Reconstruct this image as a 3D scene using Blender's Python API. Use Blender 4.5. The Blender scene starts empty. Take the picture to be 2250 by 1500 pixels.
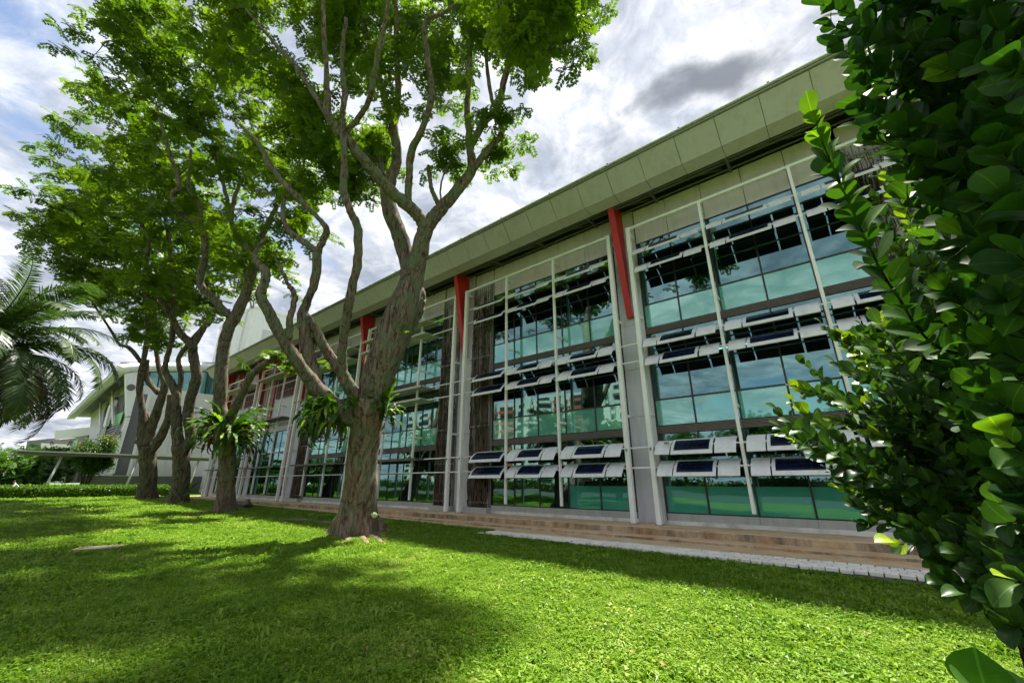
import bpy, bmesh, math, random
import numpy as np
from mathutils import Vector, Matrix, Quaternion, noise as mnoise
R = math.radians
random.seed(7); rng = np.random.default_rng(7)
scene = bpy.context.scene
COL = scene.collection

# ---------------------------------------------------------------- camera
CH = 1.8                       # eye height over the near lawn
FPX, CX, CY = 894.0, 1125.0, 750.0
TH = math.atan(310 / FPX)
YAW = math.pi / 2 - math.atan(1168 * math.cos(TH) / FPX)
cam = bpy.data.objects.new('camera', bpy.data.cameras.new('camera'))
COL.objects.link(cam)
cam.location = (0, 0, CH)
cam.rotation_euler = (math.pi / 2 + TH, 0, YAW)
cam.data.sensor_width = 36; cam.data.lens = 36 * FPX / 2250
cam.data.clip_start = 0.05; cam.data.clip_end = 4000
scene.camera = cam

SUN_EL, SUN_AZ = 72.0, 0.0     # the sun stands behind the building (towards +Y), high up
EXPOSURE = 2.13
scene.view_settings.view_transform = 'Standard'
scene.view_settings.look = 'None'
scene.view_settings.gamma = 1.0
scene.view_settings.use_curve_mapping = False
scene.view_settings.exposure = EXPOSURE
scene.render.engine = 'CYCLES'
scene.cycles.use_denoising = True
scene.cycles.max_bounces = 6; scene.cycles.transparent_max_bounces = 6
scene.cycles.use_adaptive_sampling = True; scene.cycles.adaptive_threshold = 0.025
scene.cycles.diffuse_bounces = 3; scene.cycles.glossy_bounces = 3; scene.cycles.transmission_bounces = 4
scene.cycles.sample_clamp_indirect = 8.0

def ray(px, py):
    u = (px - CX) / FPX; v = -(py - CY) / FPX
    fw = math.cos(TH) - v * math.sin(TH); z = math.sin(TH) + v * math.cos(TH)
    return np.array([-math.sin(YAW) * fw + math.cos(YAW) * u, math.cos(YAW) * fw + math.sin(YAW) * u, z])
CAMP = np.array([0, 0, CH])
def at_depth(px, py, d): return CAMP + ray(px, py) * d
def onY(px, py, Y): r = ray(px, py); return CAMP + r * (Y / r[1])
def onX(px, py, X): r = ray(px, py); return CAMP + r * (X / r[0])
def onZ(px, py, z): r = ray(px, py); return CAMP + r * ((z - CH) / r[2])

# ---------------------------------------------------------------- node helpers
class NT:
    def __init__(s, tree): s.t = tree; s.n = tree.nodes; s.l = tree.links
    def node(s, typ, inputs=None, **props):
        nd = s.n.new(typ)
        for k, v in props.items(): setattr(nd, k, v)
        for k, v in (inputs or {}).items(): s.set(nd.inputs[k], v)
        return nd
    def set(s, sock, v):
        if hasattr(v, 'bl_rna') and isinstance(v, bpy.types.NodeSocket): s.l.new(v, sock)
        else:
            if isinstance(v, (tuple, list)) and len(v) == 3 and sock.type == 'RGBA': v = (*v, 1)
            sock.default_value = v
    def math(s, op, a, b=0.0, c=None, clamp=False):
        nd = s.node('ShaderNodeMath', operation=op, use_clamp=clamp); s.set(nd.inputs[0], a); s.set(nd.inputs[1], b)
        if c is not None: s.set(nd.inputs[2], c)
        return nd.outputs[0]
    def vmath(s, op, a, b=None):
        nd = s.node('ShaderNodeVectorMath', operation=op); s.set(nd.inputs[0], a)
        if b is not None: s.set(nd.inputs[1], b)
        return nd.outputs[0] if op not in ('LENGTH', 'DOT_PRODUCT', 'DISTANCE') else nd.outputs['Value']
    def noise(s, vec, scale, detail=4, rough=0.55, dist=0.0):
        return s.node('ShaderNodeTexNoise', {'Vector': vec, 'Scale': scale, 'Detail': detail, 'Roughness': rough, 'Distortion': dist}).outputs['Fac']
    def ramp(s, fac, stops, interp='LINEAR'):
        nd = s.node('ShaderNodeValToRGB', {'Fac': fac}); cr = nd.color_ramp; cr.interpolation = interp
        while len(cr.elements) < len(stops): cr.elements.new(0.5)
        for e, (p, c) in zip(cr.elements, stops):
            e.position = p; e.color = (*c, 1) if len(c) == 3 else c
        return nd.outputs['Color']
    def mix(s, fac, a, b, blend='MIX'):
        nd = s.node('ShaderNodeMix', data_type='RGBA', blend_type=blend)
        s.set(nd.inputs['Factor'], fac); s.set(nd.inputs[6], a); s.set(nd.inputs[7], b)
        return nd.outputs[2]
    def maprange(s, v, a, b, c=0.0, d=1.0, smooth=False):
        nd = s.node('ShaderNodeMapRange', {'Value': v, 'From Min': a, 'From Max': b, 'To Min': c, 'To Max': d}, clamp=True)
        if smooth: nd.interpolation_type = 'SMOOTHSTEP'
        return nd.outputs[0]

# ---------------------------------------------------------------- world: blue sky with broken bright cloud
world = bpy.data.worlds.new('World'); scene.world = world; world.use_nodes = True
w = NT(world.node_tree); w.n.clear()
sky = w.node('ShaderNodeTexSky', sky_type='NISHITA', sun_disc=False, sun_elevation=R(SUN_EL), sun_rotation=R(SUN_AZ),
             altitude=30, air_density=1.0, dust_density=1.2, ozone_density=1.5)
tc = w.node('ShaderNodeTexCoord')
d = w.vmath('NORMALIZE', tc.outputs['Generated'])
sep = w.node('ShaderNodeSeparateXYZ', {'Vector': d})
zz = w.math('ADD', w.math('MAXIMUM', sep.outputs['Z'], 0.0), 0.16)
pl = w.node('ShaderNodeCombineXYZ', {'X': w.math('DIVIDE', sep.outputs['X'], zz), 'Y': w.math('DIVIDE', sep.outputs['Y'], zz), 'Z': 0.0}).outputs[0]
off1 = w.vmath('ADD', pl, (3.1, 7.3, 0.0))
big = w.noise(off1, 0.85, 4, 0.5, 0.3)
mid = w.noise(w.vmath('ADD', pl, (11.0, 2.0, 0.0)), 3.4, 9, 0.62, 0.4)
fine = w.noise(w.vmath('ADD', pl, (5.0, 9.0, 0.0)), 9.0, 7, 0.6, 0.6)
cov = w.math('ADD', w.math('MULTIPLY', big, 0.95), w.math('ADD', w.math('MULTIPLY', mid, 0.55), w.math('MULTIPLY', fine, 0.22)))
CLOUD_LO, CLOUD_HI = 0.63, 0.81
cmask = w.maprange(cov, CLOUD_LO, CLOUD_HI, 0, 1, True)
# thickness gives grey bellies
belly = w.maprange(w.noise(w.vmath('ADD', pl, (1.3, 4.4, 0.0)), 2.1, 8, 0.64, 0.5), 0.36, 0.62, 0, 1, True)
CW = 6.3
ccol = w.mix(belly, (CW * 0.86, CW * 0.86, CW * 0.865), (CW * 0.50, CW * 0.515, CW * 0.55))
ccol = w.mix(w.maprange(fine, 0.42, 0.58), ccol, w.mix(1.0, ccol, (0.70, 0.73, 0.78), 'MULTIPLY'))
ccol = w.mix(w.maprange(mid, 0.42, 0.60), w.mix(1.0, ccol, (0.68, 0.71, 0.76), 'MULTIPLY'), ccol)
skyc = w.mix(1.0, sky.outputs[0], (0.92, 0.88, 0.84), 'MULTIPLY')
col = w.mix(w.math('MULTIPLY', cmask, 0.97), skyc, ccol)
# one darker low cloud drifting in front of the bright deck
def plane_of(px, py):
    r = ray(px, py); r = r / np.linalg.norm(r); return r[:2] / (max(r[2], 0) + 0.16)
a0, a1 = plane_of(1395, 235), plane_of(1710, 118)
ctr = (a0 + a1) / 2; ax = (a1 - a0); L = np.linalg.norm(ax); ang = math.atan2(ax[1], ax[0])
mp = w.node('ShaderNodeMapping', {'Vector': pl, 'Location': (0, 0, 0)}, vector_type='POINT')
rel = w.vmath('SUBTRACT', pl, (float(ctr[0]), float(ctr[1]), 0.0))
rot = w.node('ShaderNodeVectorRotate', {'Vector': rel, 'Axis': (0, 0, 1), 'Angle': -ang}, rotation_type='AXIS_ANGLE').outputs[0]
scl = w.vmath('MULTIPLY', rot, (2.0 / L * 0.92, 2.0 / L * 2.6, 0.0))
dn = w.noise(w.vmath('MULTIPLY', pl, (1, 1, 1)), 6.5, 6, 0.55, 0.2)
dd = w.math('ADD', w.vmath('LENGTH', scl), w.math('MULTIPLY', w.math('SUBTRACT', dn, 0.5), 2.4))
dmask = w.maprange(dd, 1.25, 0.25, 0, 0.95, True)
col = w.mix(dmask, col, (CW * 0.17, CW * 0.185, CW * 0.215))
bg = w.node('ShaderNodeBackground', {'Color': col, 'Strength': 0.062})
w.l.new(bg.outputs[0], w.node('ShaderNodeOutputWorld').inputs['Surface'])
world.cycles.sampling_method = 'MANUAL'; world.cycles.sample_map_resolution = 512

sun = bpy.data.objects.new('sun', bpy.data.lights.new('sun', 'SUN')); COL.objects.link(sun)
sun.data.energy = 3.4; sun.data.angle = R(2.2); sun.data.color = (1.0, 0.95, 0.86)
sun.rotation_euler = Vector((0, -math.cos(R(SUN_EL)), -math.sin(R(SUN_EL)))).to_track_quat('-Z', 'Y').to_euler()
sun.location = (0, 40, 60)

# ---------------------------------------------------------------- materials
MATS = {}
def newmat(name):
    m = bpy.data.materials.new(name); m.use_nodes = True; MATS[name] = m
    t = NT(m.node_tree); t.n.clear(); t.out = t.node('ShaderNodeOutputMaterial')
    return m, t
def surf(name, color, rough=0.6, metal=0.0, var=0.12, vscale=1.5, stain=None, stain_amt=0.0, bump=0.0, bscale=30, spec=0.5, coord='pos', streak=False, coat=0.0):
    """painted / stone / metal surface: base colour, soft mottling, optional stains and fine relief"""
    m, t = newmat(name)
    geo = t.node('ShaderNodeNewGeometry'); vec = geo.outputs['Position']
    n1 = t.noise(vec, vscale, 5, 0.6); n2 = t.noise(vec, vscale * 9, 3, 0.6)
    f = t.math('ADD', t.math('MULTIPLY', n1, 0.7), t.math('MULTIPLY', n2, 0.3))
    lo = tuple(c * (1 - var) for c in color); hi = tuple(min(1, c * (1 + var)) for c in color)
    c = t.ramp(f, [(0.3, lo), (0.7, hi)])
    if stain:
        sv = t.vmath('MULTIPLY', vec, (3.0, 3.0, 0.35)) if streak else vec
        s1 = t.noise(sv, 1.4, 6, 0.65, 0.3)
        c = t.mix(t.maprange(s1, 0.48, 0.72, 0, stain_amt), c, stain)
    b = t.node('ShaderNodeBsdfPrincipled', {'Base Color': c, 'Roughness': rough, 'Metallic': metal, 'Specular IOR Level': spec, 'Coat Weight': coat})
    t.set(b.inputs['Roughness'], t.maprange(n1, 0.2, 0.8, max(0.02, rough - 0.08), min(1, rough + 0.08)))
    if bump:
        bn = t.node('ShaderNodeBump', {'Height': t.noise(vec, bscale, 5, 0.6), 'Strength': bump, 'Distance': 0.01})
        t.l.new(bn.outputs[0], b.inputs['Normal'])
    t.l.new(b.outputs[0], t.out.inputs['Surface'])
    return m

surf('fascia', (0.50, 0.465, 0.52), 0.45, var=0.05, vscale=0.8, stain=(0.30, 0.285, 0.28), stain_amt=0.45, streak=True)
surf('wallpanel', (0.65, 0.58, 0.60), 0.5, var=0.05, vscale=0.9, stain=(0.22, 0.21, 0.18), stain_amt=0.3, streak=True)
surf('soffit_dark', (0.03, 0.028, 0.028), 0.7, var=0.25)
surf('steel_grey', (0.22, 0.22, 0.21), 0.5, var=0.12)
surf('white_steel', (0.88, 0.875, 0.88), 0.38, var=0.05, vscale=2, stain=(0.5, 0.48, 0.42), stain_amt=0.35, streak=True)
surf('panel_white', (0.82, 0.82, 0.84), 0.4, var=0.05, vscale=2.5, stain=(0.42, 0.42, 0.4), stain_amt=0.4, streak=True)
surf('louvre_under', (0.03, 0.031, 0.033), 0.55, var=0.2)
surf('column_grey', (0.58, 0.57, 0.62), 0.42, var=0.05, vscale=0.7, stain=(0.3, 0.3, 0.3), stain_amt=0.4, streak=True)
surf('red_steel', (0.52, 0.02, 0.018), 0.42, var=0.12, vscale=1.5, stain=(0.28, 0.012, 0.012), stain_amt=0.5, streak=True)
surf('pink_panel', (0.42, 0.13, 0.15), 0.5, var=0.08)
surf('crimson_panel', (0.30, 0.015, 0.03), 0.45, var=0.12)
surf('mullion', (0.045, 0.04, 0.038), 0.4, metal=0.4, var=0.15)
surf('louvre_brown', (0.155, 0.125, 0.108), 0.5, var=0.15)
surf('sill_grey', (0.45, 0.46, 0.46), 0.42, metal=0.15, var=0.08, stain=(0.24, 0.24, 0.22), stain_amt=0.5, streak=True)
surf('plinth_white', (0.76, 0.76, 0.73), 0.7, var=0.1, stain=(0.2, 0.19, 0.14), stain_amt=0.55, bump=0.2)
surf('shelf_white', (0.5, 0.5, 0.44), 0.5, var=0.08, stain=(0.3, 0.3, 0.24), stain_amt=0.5)
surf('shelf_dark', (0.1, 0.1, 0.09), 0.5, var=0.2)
surf('interior', (0.30, 0.31, 0.30), 0.8, var=0.1)
surf('interior_dark', (0.07, 0.075, 0.075), 0.8, var=0.2)
surf('furn_wood', (0.22, 0.15, 0.08), 0.5, var=0.2)
surf('paver_white', (0.82, 0.785, 0.74), 0.75, var=0.14, vscale=4, stain=(0.4, 0.36, 0.32), stain_amt=0.4, bump=0.3, bscale=60)
surf('joint_dark', (0.06, 0.055, 0.045), 0.9, var=0.3, bump=0.4)
surf('strut_shaded', (0.10, 0.10, 0.095), 0.6, var=0.15)  # steel of the soffit pipes, darkened to carry the shade under the eave
surf('asphalt', (0.045, 0.045, 0.047), 0.85, var=0.2, vscale=3, bump=0.3)
surf('kerb', (0.16, 0.13, 0.10), 0.9, var=0.3, vscale=3, stain=(0.04, 0.05, 0.02), stain_amt=0.7, bump=0.5)
surf('bg_white', (0.82, 0.82, 0.83), 0.6, var=0.04, vscale=0.15, stain=(0.55, 0.55, 0.55), stain_amt=0.4, streak=True)
surf('bg_lightgrey', (0.55, 0.55, 0.57), 0.6, var=0.05, vscale=0.2)
surf('bg_cream', (0.72, 0.70, 0.68), 0.6, var=0.05, vscale=0.2)
surf('bg_grey', (0.13, 0.13, 0.135), 0.6, var=0.08, vscale=0.2)
surf('bg_dark', (0.035, 0.035, 0.037), 0.6, var=0.2)
surf('bg_green', (0.10, 0.42, 0.05), 0.45, var=0.06)
surf('slat_grey', (0.19, 0.195, 0.2), 0.5, var=0.1)
surf('canopy_dark', (0.10, 0.095, 0.08), 0.5, var=0.1)
surf('rock', (0.13, 0.115, 0.09), 0.9, var=0.35, vscale=3, stain=(0.05, 0.06, 0.03), stain_amt=0.6, bump=0.8, bscale=14)
surf('slab_brown', (0.17, 0.12, 0.09), 0.85, var=0.25, vscale=3, bump=0.4)
surf('grate_metal', (0.2, 0.2, 0.19), 0.5, metal=0.6, var=0.2)
surf('grate_frame', (0.36, 0.27, 0.15), 0.8, var=0.2, bump=0.3)
surf('hdb_white', (0.62, 0.62, 0.6), 0.7, var=0.05, vscale=0.1)
surf('hdb_red', (0.5, 0.10, 0.05), 0.7, var=0.1, vscale=0.1)
surf('hdb_window', (0.05, 0.06, 0.07), 0.15, var=0.3)
surf('cloth_white', (0.62, 0.65, 0.72), 0.85, var=0.06)
surf('cloth_dark', (0.02, 0.02, 0.025), 0.85, var=0.2)
surf('skin', (0.36, 0.2, 0.13), 0.55, var=0.06)
surf('hair', (0.012, 0.01, 0.009), 0.5, var=0.2)
surf('dead_leaf', (0.28, 0.13, 0.05), 0.7, var=0.4, vscale=8)
surf('dead_frond', (0.13, 0.075, 0.04), 0.85, var=0.35, vscale=4)
surf('fungus', (0.55, 0.68, 0.32), 0.8, var=0.15, vscale=10, bump=0.5)

# concrete steps with rust and algae stains
m, t = newmat('step_concrete')
pos = t.node('ShaderNodeNewGeometry').outputs['Position']
n1 = t.noise(pos, 1.1, 7, 0.65, 0.3); n2 = t.noise(t.vmath('MULTIPLY', pos, (1.2, 1.8, 1.8)), 1.1, 8, 0.68, 0.3); n3 = t.noise(pos, 25, 4, 0.6)
c = t.ramp(n1, [(0.3, (0.58, 0.40, 0.22)), (0.5, (0.64, 0.47, 0.29)), (0.7, (0.68, 0.54, 0.38))])
c = t.mix(t.maprange(n2, 0.48, 0.64, 0, 0.75), c, (0.44, 0.21, 0.07))
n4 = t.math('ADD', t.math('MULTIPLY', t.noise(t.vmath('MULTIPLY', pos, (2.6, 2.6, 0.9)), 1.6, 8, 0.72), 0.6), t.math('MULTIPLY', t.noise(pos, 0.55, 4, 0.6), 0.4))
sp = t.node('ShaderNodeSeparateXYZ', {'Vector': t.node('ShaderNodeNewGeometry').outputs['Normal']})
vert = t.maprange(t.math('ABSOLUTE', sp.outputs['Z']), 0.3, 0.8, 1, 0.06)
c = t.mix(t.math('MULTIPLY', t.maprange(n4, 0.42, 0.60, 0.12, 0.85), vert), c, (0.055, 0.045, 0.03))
c = t.mix(t.maprange(n3, 0.4, 0.7, 0, 0.25), c, (0.45, 0.40, 0.33))
b = t.node('ShaderNodeBsdfPrincipled', {'Base Color': c, 'Roughness': 0.85})
t.l.new(t.node('ShaderNodeBump', {'Height': n3, 'Strength': 0.3, 'Distance': 0.01}).outputs[0], b.inputs['Normal'])
t.l.new(b.outputs[0], t.out.inputs['Surface'])

# coated teal glass: clear panes and frosted spandrels
def glassmat(name, tint, refl, body=None, body_amt=0.0, rmin=0.3):
    m, t = newmat(name)
    fr = t.node('ShaderNodeFresnel', {'IOR': 1.55}).outputs[0]
    fac = t.math('ADD', rmin, t.math('MULTIPLY', fr, 1 - rmin), clamp=True)
    geo = t.node('ShaderNodeNewGeometry')
    wob = t.node('ShaderNodeBump', {'Height': t.noise(geo.outputs['Position'], 0.5, 1, 0.4), 'Strength': 0.045, 'Distance': 0.2})
    gl = t.node('ShaderNodeBsdfGlossy', {'Color': refl, 'Roughness': 0.015, 'Normal': wob.outputs[0]})
    tr = t.node('ShaderNodeBsdfTransparent', {'Color': tint}).outputs[0]
    if body is not None:
        n = t.noise(geo.outputs['Position'], 0.9, 4, 0.6)
        df = t.node('ShaderNodeBsdfDiffuse', {'Color': t.ramp(n, [(0.3, tuple(x * 0.88 for x in body)), (0.7, body)])})
        mx = t.node('ShaderNodeMixShader', {'Fac': body_amt}); t.l.new(tr, mx.inputs[1]); t.l.new(df.outputs[0], mx.inputs[2]); tr = mx.outputs[0]
    mx = t.node('ShaderNodeMixShader', {'Fac': fac}); t.l.new(tr, mx.inputs[1]); t.l.new(gl.outputs[0], mx.inputs[2])
    t.l.new(mx.outputs[0], t.out.inputs['Surface'])
glassmat('glass_clear', (0.10, 0.28, 0.26), (0.50, 0.86, 0.86), rmin=0.25)
glassmat('glass_spandrel', (0.1, 0.3, 0.25), (0.62, 0.92, 0.88), (0.14, 0.46, 0.36), 0.97, rmin=0.24)
glassmat('glass_frost', (0.1, 0.3, 0.25), (0.55, 0.9, 0.85), (0.06, 0.34, 0.26), 0.97, rmin=0.10)
glassmat('glass_far', (0.1, 0.28, 0.26), (0.45, 0.75, 0.72), (0.04, 0.20, 0.18), 0.85, rmin=0.2)

# solar cells
m, t = newmat('solar_cell')
geo = t.node('ShaderNodeNewGeometry'); sp = t.node('ShaderNodeSeparateXYZ', {'Vector': geo.outputs['Position']})
st = t.math('PINGPONG', t.math('MULTIPLY', sp.outputs['X'], 6.0), 0.5)
n = t.noise(geo.outputs['Position'], 1.1, 3, 0.5)
c = t.mix(t.maprange(st, 0.0, 0.06, 0.45, 0), t.ramp(n, [(0.35, (0.004, 0.006, 0.018)), (0.7, (0.008, 0.016, 0.06))]), (0.03, 0.04, 0.07))
b = t.node('ShaderNodeBsdfPrincipled', {'Base Color': c, 'Roughness': 0.12, 'Specular IOR Level': 0.35})
t.l.new(b.outputs[0], t.out.inputs['Surface'])

# lit fluorescent strip
m, t = newmat('tube_light'); t.l.new(t.node('ShaderNodeEmission', {'Color': (1.0, 0.62, 0.6), 'Strength': 14.0}).outputs[0], t.out.inputs['Surface'])

# lawn soil / thatch under the blades
m, t = newmat('lawn')
pos = t.node('ShaderNodeNewGeometry').outputs['Position']
n1 = t.noise(pos, 0.35, 5, 0.6); n2 = t.noise(pos, 7.0, 6, 0.7); n3 = t.noise(pos, 55, 4, 0.7)
c = t.ramp(n1, [(0.3, (0.09, 0.165, 0.010)), (0.55, (0.12, 0.21, 0.013)), (0.75, (0.15, 0.235, 0.018))])
c = t.mix(t.maprange(n2, 0.5, 0.75, 0, 0.6), c, (0.14, 0.22, 0.02))
c = t.mix(t.maprange(n3, 0.42, 0.66, 0, 0.8), c, (0.035, 0.06, 0.006))
n5 = t.noise(t.vmath('ADD', pos, (3.7, 1.1, 0.0)), 0.9, 5, 0.6)
bare = t.math('ADD', t.maprange(n5, 0.60, 0.70, 0, 0.75), t.math('MULTIPLY', t.node('ShaderNodeAttribute', attribute_name='bare').outputs['Fac'], t.maprange(n2, 0.3, 0.6, 0.5, 1.4)), clamp=True)
c = t.mix(bare, c, (0.15, 0.105, 0.065))
b = t.node('ShaderNodeBsdfPrincipled', {'Base Color': c, 'Roughness': 0.95, 'Specular IOR Level': 0.1})
t.l.new(t.node('ShaderNodeBump', {'Height': t.math('ADD', n3, n2), 'Strength': 0.9, 'Distance': 0.03}).outputs[0], b.inputs['Normal'])
t.l.new(b.outputs[0], t.out.inputs['Surface'])

# leaves: colour varies leaf by leaf, light shines through
def leafmat(name, stops, rough=0.5, trans=0.45, trcol=None, attr='rnd', patch=0.0, gloss=0.35, veins=False, useinst=False, under=None):
    m, t = newmat(name)
    if useinst: rv = t.node('ShaderNodeObjectInfo').outputs['Random']
    else: rv = t.node('ShaderNodeAttribute', attribute_name=attr).outputs['Fac']
    geo = t.node('ShaderNodeNewGeometry')
    if patch:
        pn = t.noise(geo.outputs['Position'], patch, 4, 0.6)
        rv = t.math('ADD', t.math('MULTIPLY', rv, 0.6), t.math('MULTIPLY', t.maprange(pn, 0.3, 0.7), 0.4))
    c = t.ramp(rv, stops)
    if veins:
        uv = t.node('ShaderNodeSeparateXYZ', {'Vector': t.node('ShaderNodeUVMap').outputs[0]})
        ay = t.math('ABSOLUTE', t.math('SUBTRACT', uv.outputs['Y'], 0.5))
        midrib = t.maprange(ay, 0.012, 0.03, 1, 0)
        lat = t.math('PINGPONG', t.math('MULTIPLY', t.math('SUBTRACT', uv.outputs['X'], t.math('MULTIPLY', ay, 0.55)), 16.0), 0.5)
        latm = t.maprange(lat, 0.0, 0.09, 0.30, 0)
        vm = t.math('MAXIMUM', t.math('MULTIPLY', midrib, 0.75), latm)
        c = t.mix(vm, c, t.mix(1.0, c, (2.3, 1.9, 2.2), 'MULTIPLY'))
        bl = t.noise(geo.outputs['Position'], 22.0, 5, 0.65)
        c = t.mix(t.maprange(bl, 0.35, 0.65, 0, 0.45), c, t.mix(1.0, c, (1.7, 1.45, 1.2), 'MULTIPLY'))
        c = t.mix(t.maprange(bl, 0.69, 0.74, 0, 0.7), c, (0.10, 0.07, 0.025))
    cb = c
    if under: cb = t.mix(geo.outputs['Backfacing'], c, under)
    p = t.node('ShaderNodeBsdfPrincipled', {'Base Color': cb, 'Roughness': rough, 'Specular IOR Level': gloss})
    tc_ = t.mix(1.0, c, trcol or (1.5, 1.6, 0.5), 'MULTIPLY')
    tr = t.node('ShaderNodeBsdfTranslucent', {'Color': tc_})
    mx = t.node('ShaderNodeMixShader', {'Fac': trans}); t.l.new(p.outputs[0], mx.inputs[1]); t.l.new(tr.outputs[0], mx.inputs[2])
    t.l.new(mx.outputs[0], t.out.inputs['Surface'])
    return m
leafmat('rain_leaf', [(0.0, (0.026, 0.060, 0.006)), (0.45, (0.07, 0.135, 0.009)), (0.8, (0.15, 0.235, 0.014)), (1.0, (0.23, 0.31, 0.02))], 0.5, 0.40, (1.5, 1.55, 0.4), patch=0.3)
leafmat('shrub_leaf', [(0.0, (0.009, 0.033, 0.007)), (0.6, (0.020, 0.060, 0.009)), (0.9, (0.038, 0.095, 0.012)), (0.955, (0.06, 0.14, 0.012)), (1.0, (0.13, 0.24, 0.014))], 0.5, 0.22, (2.0, 2.3, 0.6), veins=True, gloss=0.1, under=(0.028, 0.072, 0.018))
leafmat('shrub_leaf_sheen', [(0.0, (0.013, 0.040, 0.011)), (0.6, (0.027, 0.068, 0.016)), (0.9, (0.048, 0.105, 0.02)), (0.955, (0.08, 0.17, 0.012)), (1.0, (0.22, 0.30, 0.016))], 0.38, 0.17, (2.0, 2.3, 0.6), veins=True, gloss=0.2, under=(0.035, 0.062, 0.026))
leafmat('fern_leaf', [(0.0, (0.014, 0.040, 0.006)), (0.5, (0.035, 0.095, 0.008)), (0.85, (0.075, 0.155, 0.010)), (1.0, (0.16, 0.26, 0.014))], 0.45, 0.35, (1.6, 1.8, 0.5), gloss=0.3)
leafmat('palm_leaf', [(0.0, (0.028, 0.058, 0.015)), (0.6, (0.058, 0.105, 0.028)), (1.0, (0.11, 0.15, 0.05))], 0.42, 0.3, (1.4, 1.6, 0.6), gloss=0.5)
leafmat('hedge_leaf', [(0.0, (0.03, 0.08, 0.008)), (0.6, (0.07, 0.16, 0.012)), (1.0, (0.16, 0.26, 0.02))], 0.45, 0.35)
leafmat('bush_leaf', [(0.0, (0.018, 0.055, 0.008)), (0.55, (0.05, 0.12, 0.012)), (0.75, (0.11, 0.17, 0.02)), (0.9, (0.26, 0.15, 0.02)), (1.0, (0.36, 0.14, 0.02))], 0.45, 0.35)
leafmat('far_leaf', [(0.0, (0.02, 0.06, 0.01)), (1.0, (0.07, 0.15, 0.02))], 0.5, 0.35)
leafmat('grass_blade', [(0.0, (0.082, 0.19, 0.010)), (0.35, (0.135, 0.26, 0.016)), (0.6, (0.195, 0.325, 0.028)), (0.85, (0.28, 0.39, 0.065)), (0.96, (0.38, 0.43, 0.12)), (1.0, (0.38, 0.30, 0.14))], 0.42, 0.4, (1.25, 1.25, 0.6), patch=0.5, useinst=True, gloss=0.22)

# bark: fissured, grey-brown, green lichen on one side
def barkmat(name, base, lichen, lich_amt, fs=1.0):
    m, t = newmat(name)
    pos = t.node('ShaderNodeNewGeometry').outputs['Position']
    st = t.vmath('MULTIPLY', pos, (1.0, 1.0, 0.16))
    f1 = t.noise(st, 8 * fs, 7, 0.74, 0.8); f2 = t.noise(pos, 2.2, 6, 0.65, 0.4); f3 = t.noise(pos, 40, 4, 0.7)
    dk = tuple(x * 0.28 for x in base); hi = tuple(min(1, x * 1.75) for x in base)
    c = t.ramp(f1, [(0.40, dk), (0.5, base), (0.61, hi)])
    lm = t.math('MULTIPLY', t.maprange(f2, 0.46, 0.60, 0, lich_amt, True), t.maprange(f3, 0.35, 0.6, 0.35, 1))
    c = t.mix(lm, c, lichen)
    b = t.node('ShaderNodeBsdfPrincipled', {'Base Color': c, 'Roughness': 0.92, 'Specular IOR Level': 0.15})
    h = t.math('ADD', t.math('MULTIPLY', f1, 1.0), t.math('MULTIPLY', f3, 0.25))
    t.l.new(t.node('ShaderNodeBump', {'Height': h, 'Strength': 1.0, 'Distance': 0.07}).outputs[0], b.inputs['Normal'])
    t.l.new(b.outputs[0], t.out.inputs['Surface'])
barkmat('bark', (0.205, 0.145, 0.11), (0.22, 0.26, 0.18), 0.6)
barkmat('bark_limb', (0.155, 0.118, 0.09), (0.14, 0.19, 0.11), 0.85, 1.4)
barkmat('bark_far', (0.12, 0.092, 0.07), (0.12, 0.15, 0.085), 0.6, 0.8)
barkmat('twig', (0.07, 0.055, 0.04), (0.08, 0.10, 0.05), 0.3, 2.0)
barkmat('vine', (0.085, 0.058, 0.045), (0.17, 0.14, 0.11), 0.7, 1.2)
barkmat('root', (0.25, 0.18, 0.115), (0.20, 0.2, 0.12), 0.3, 1.5)

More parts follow.
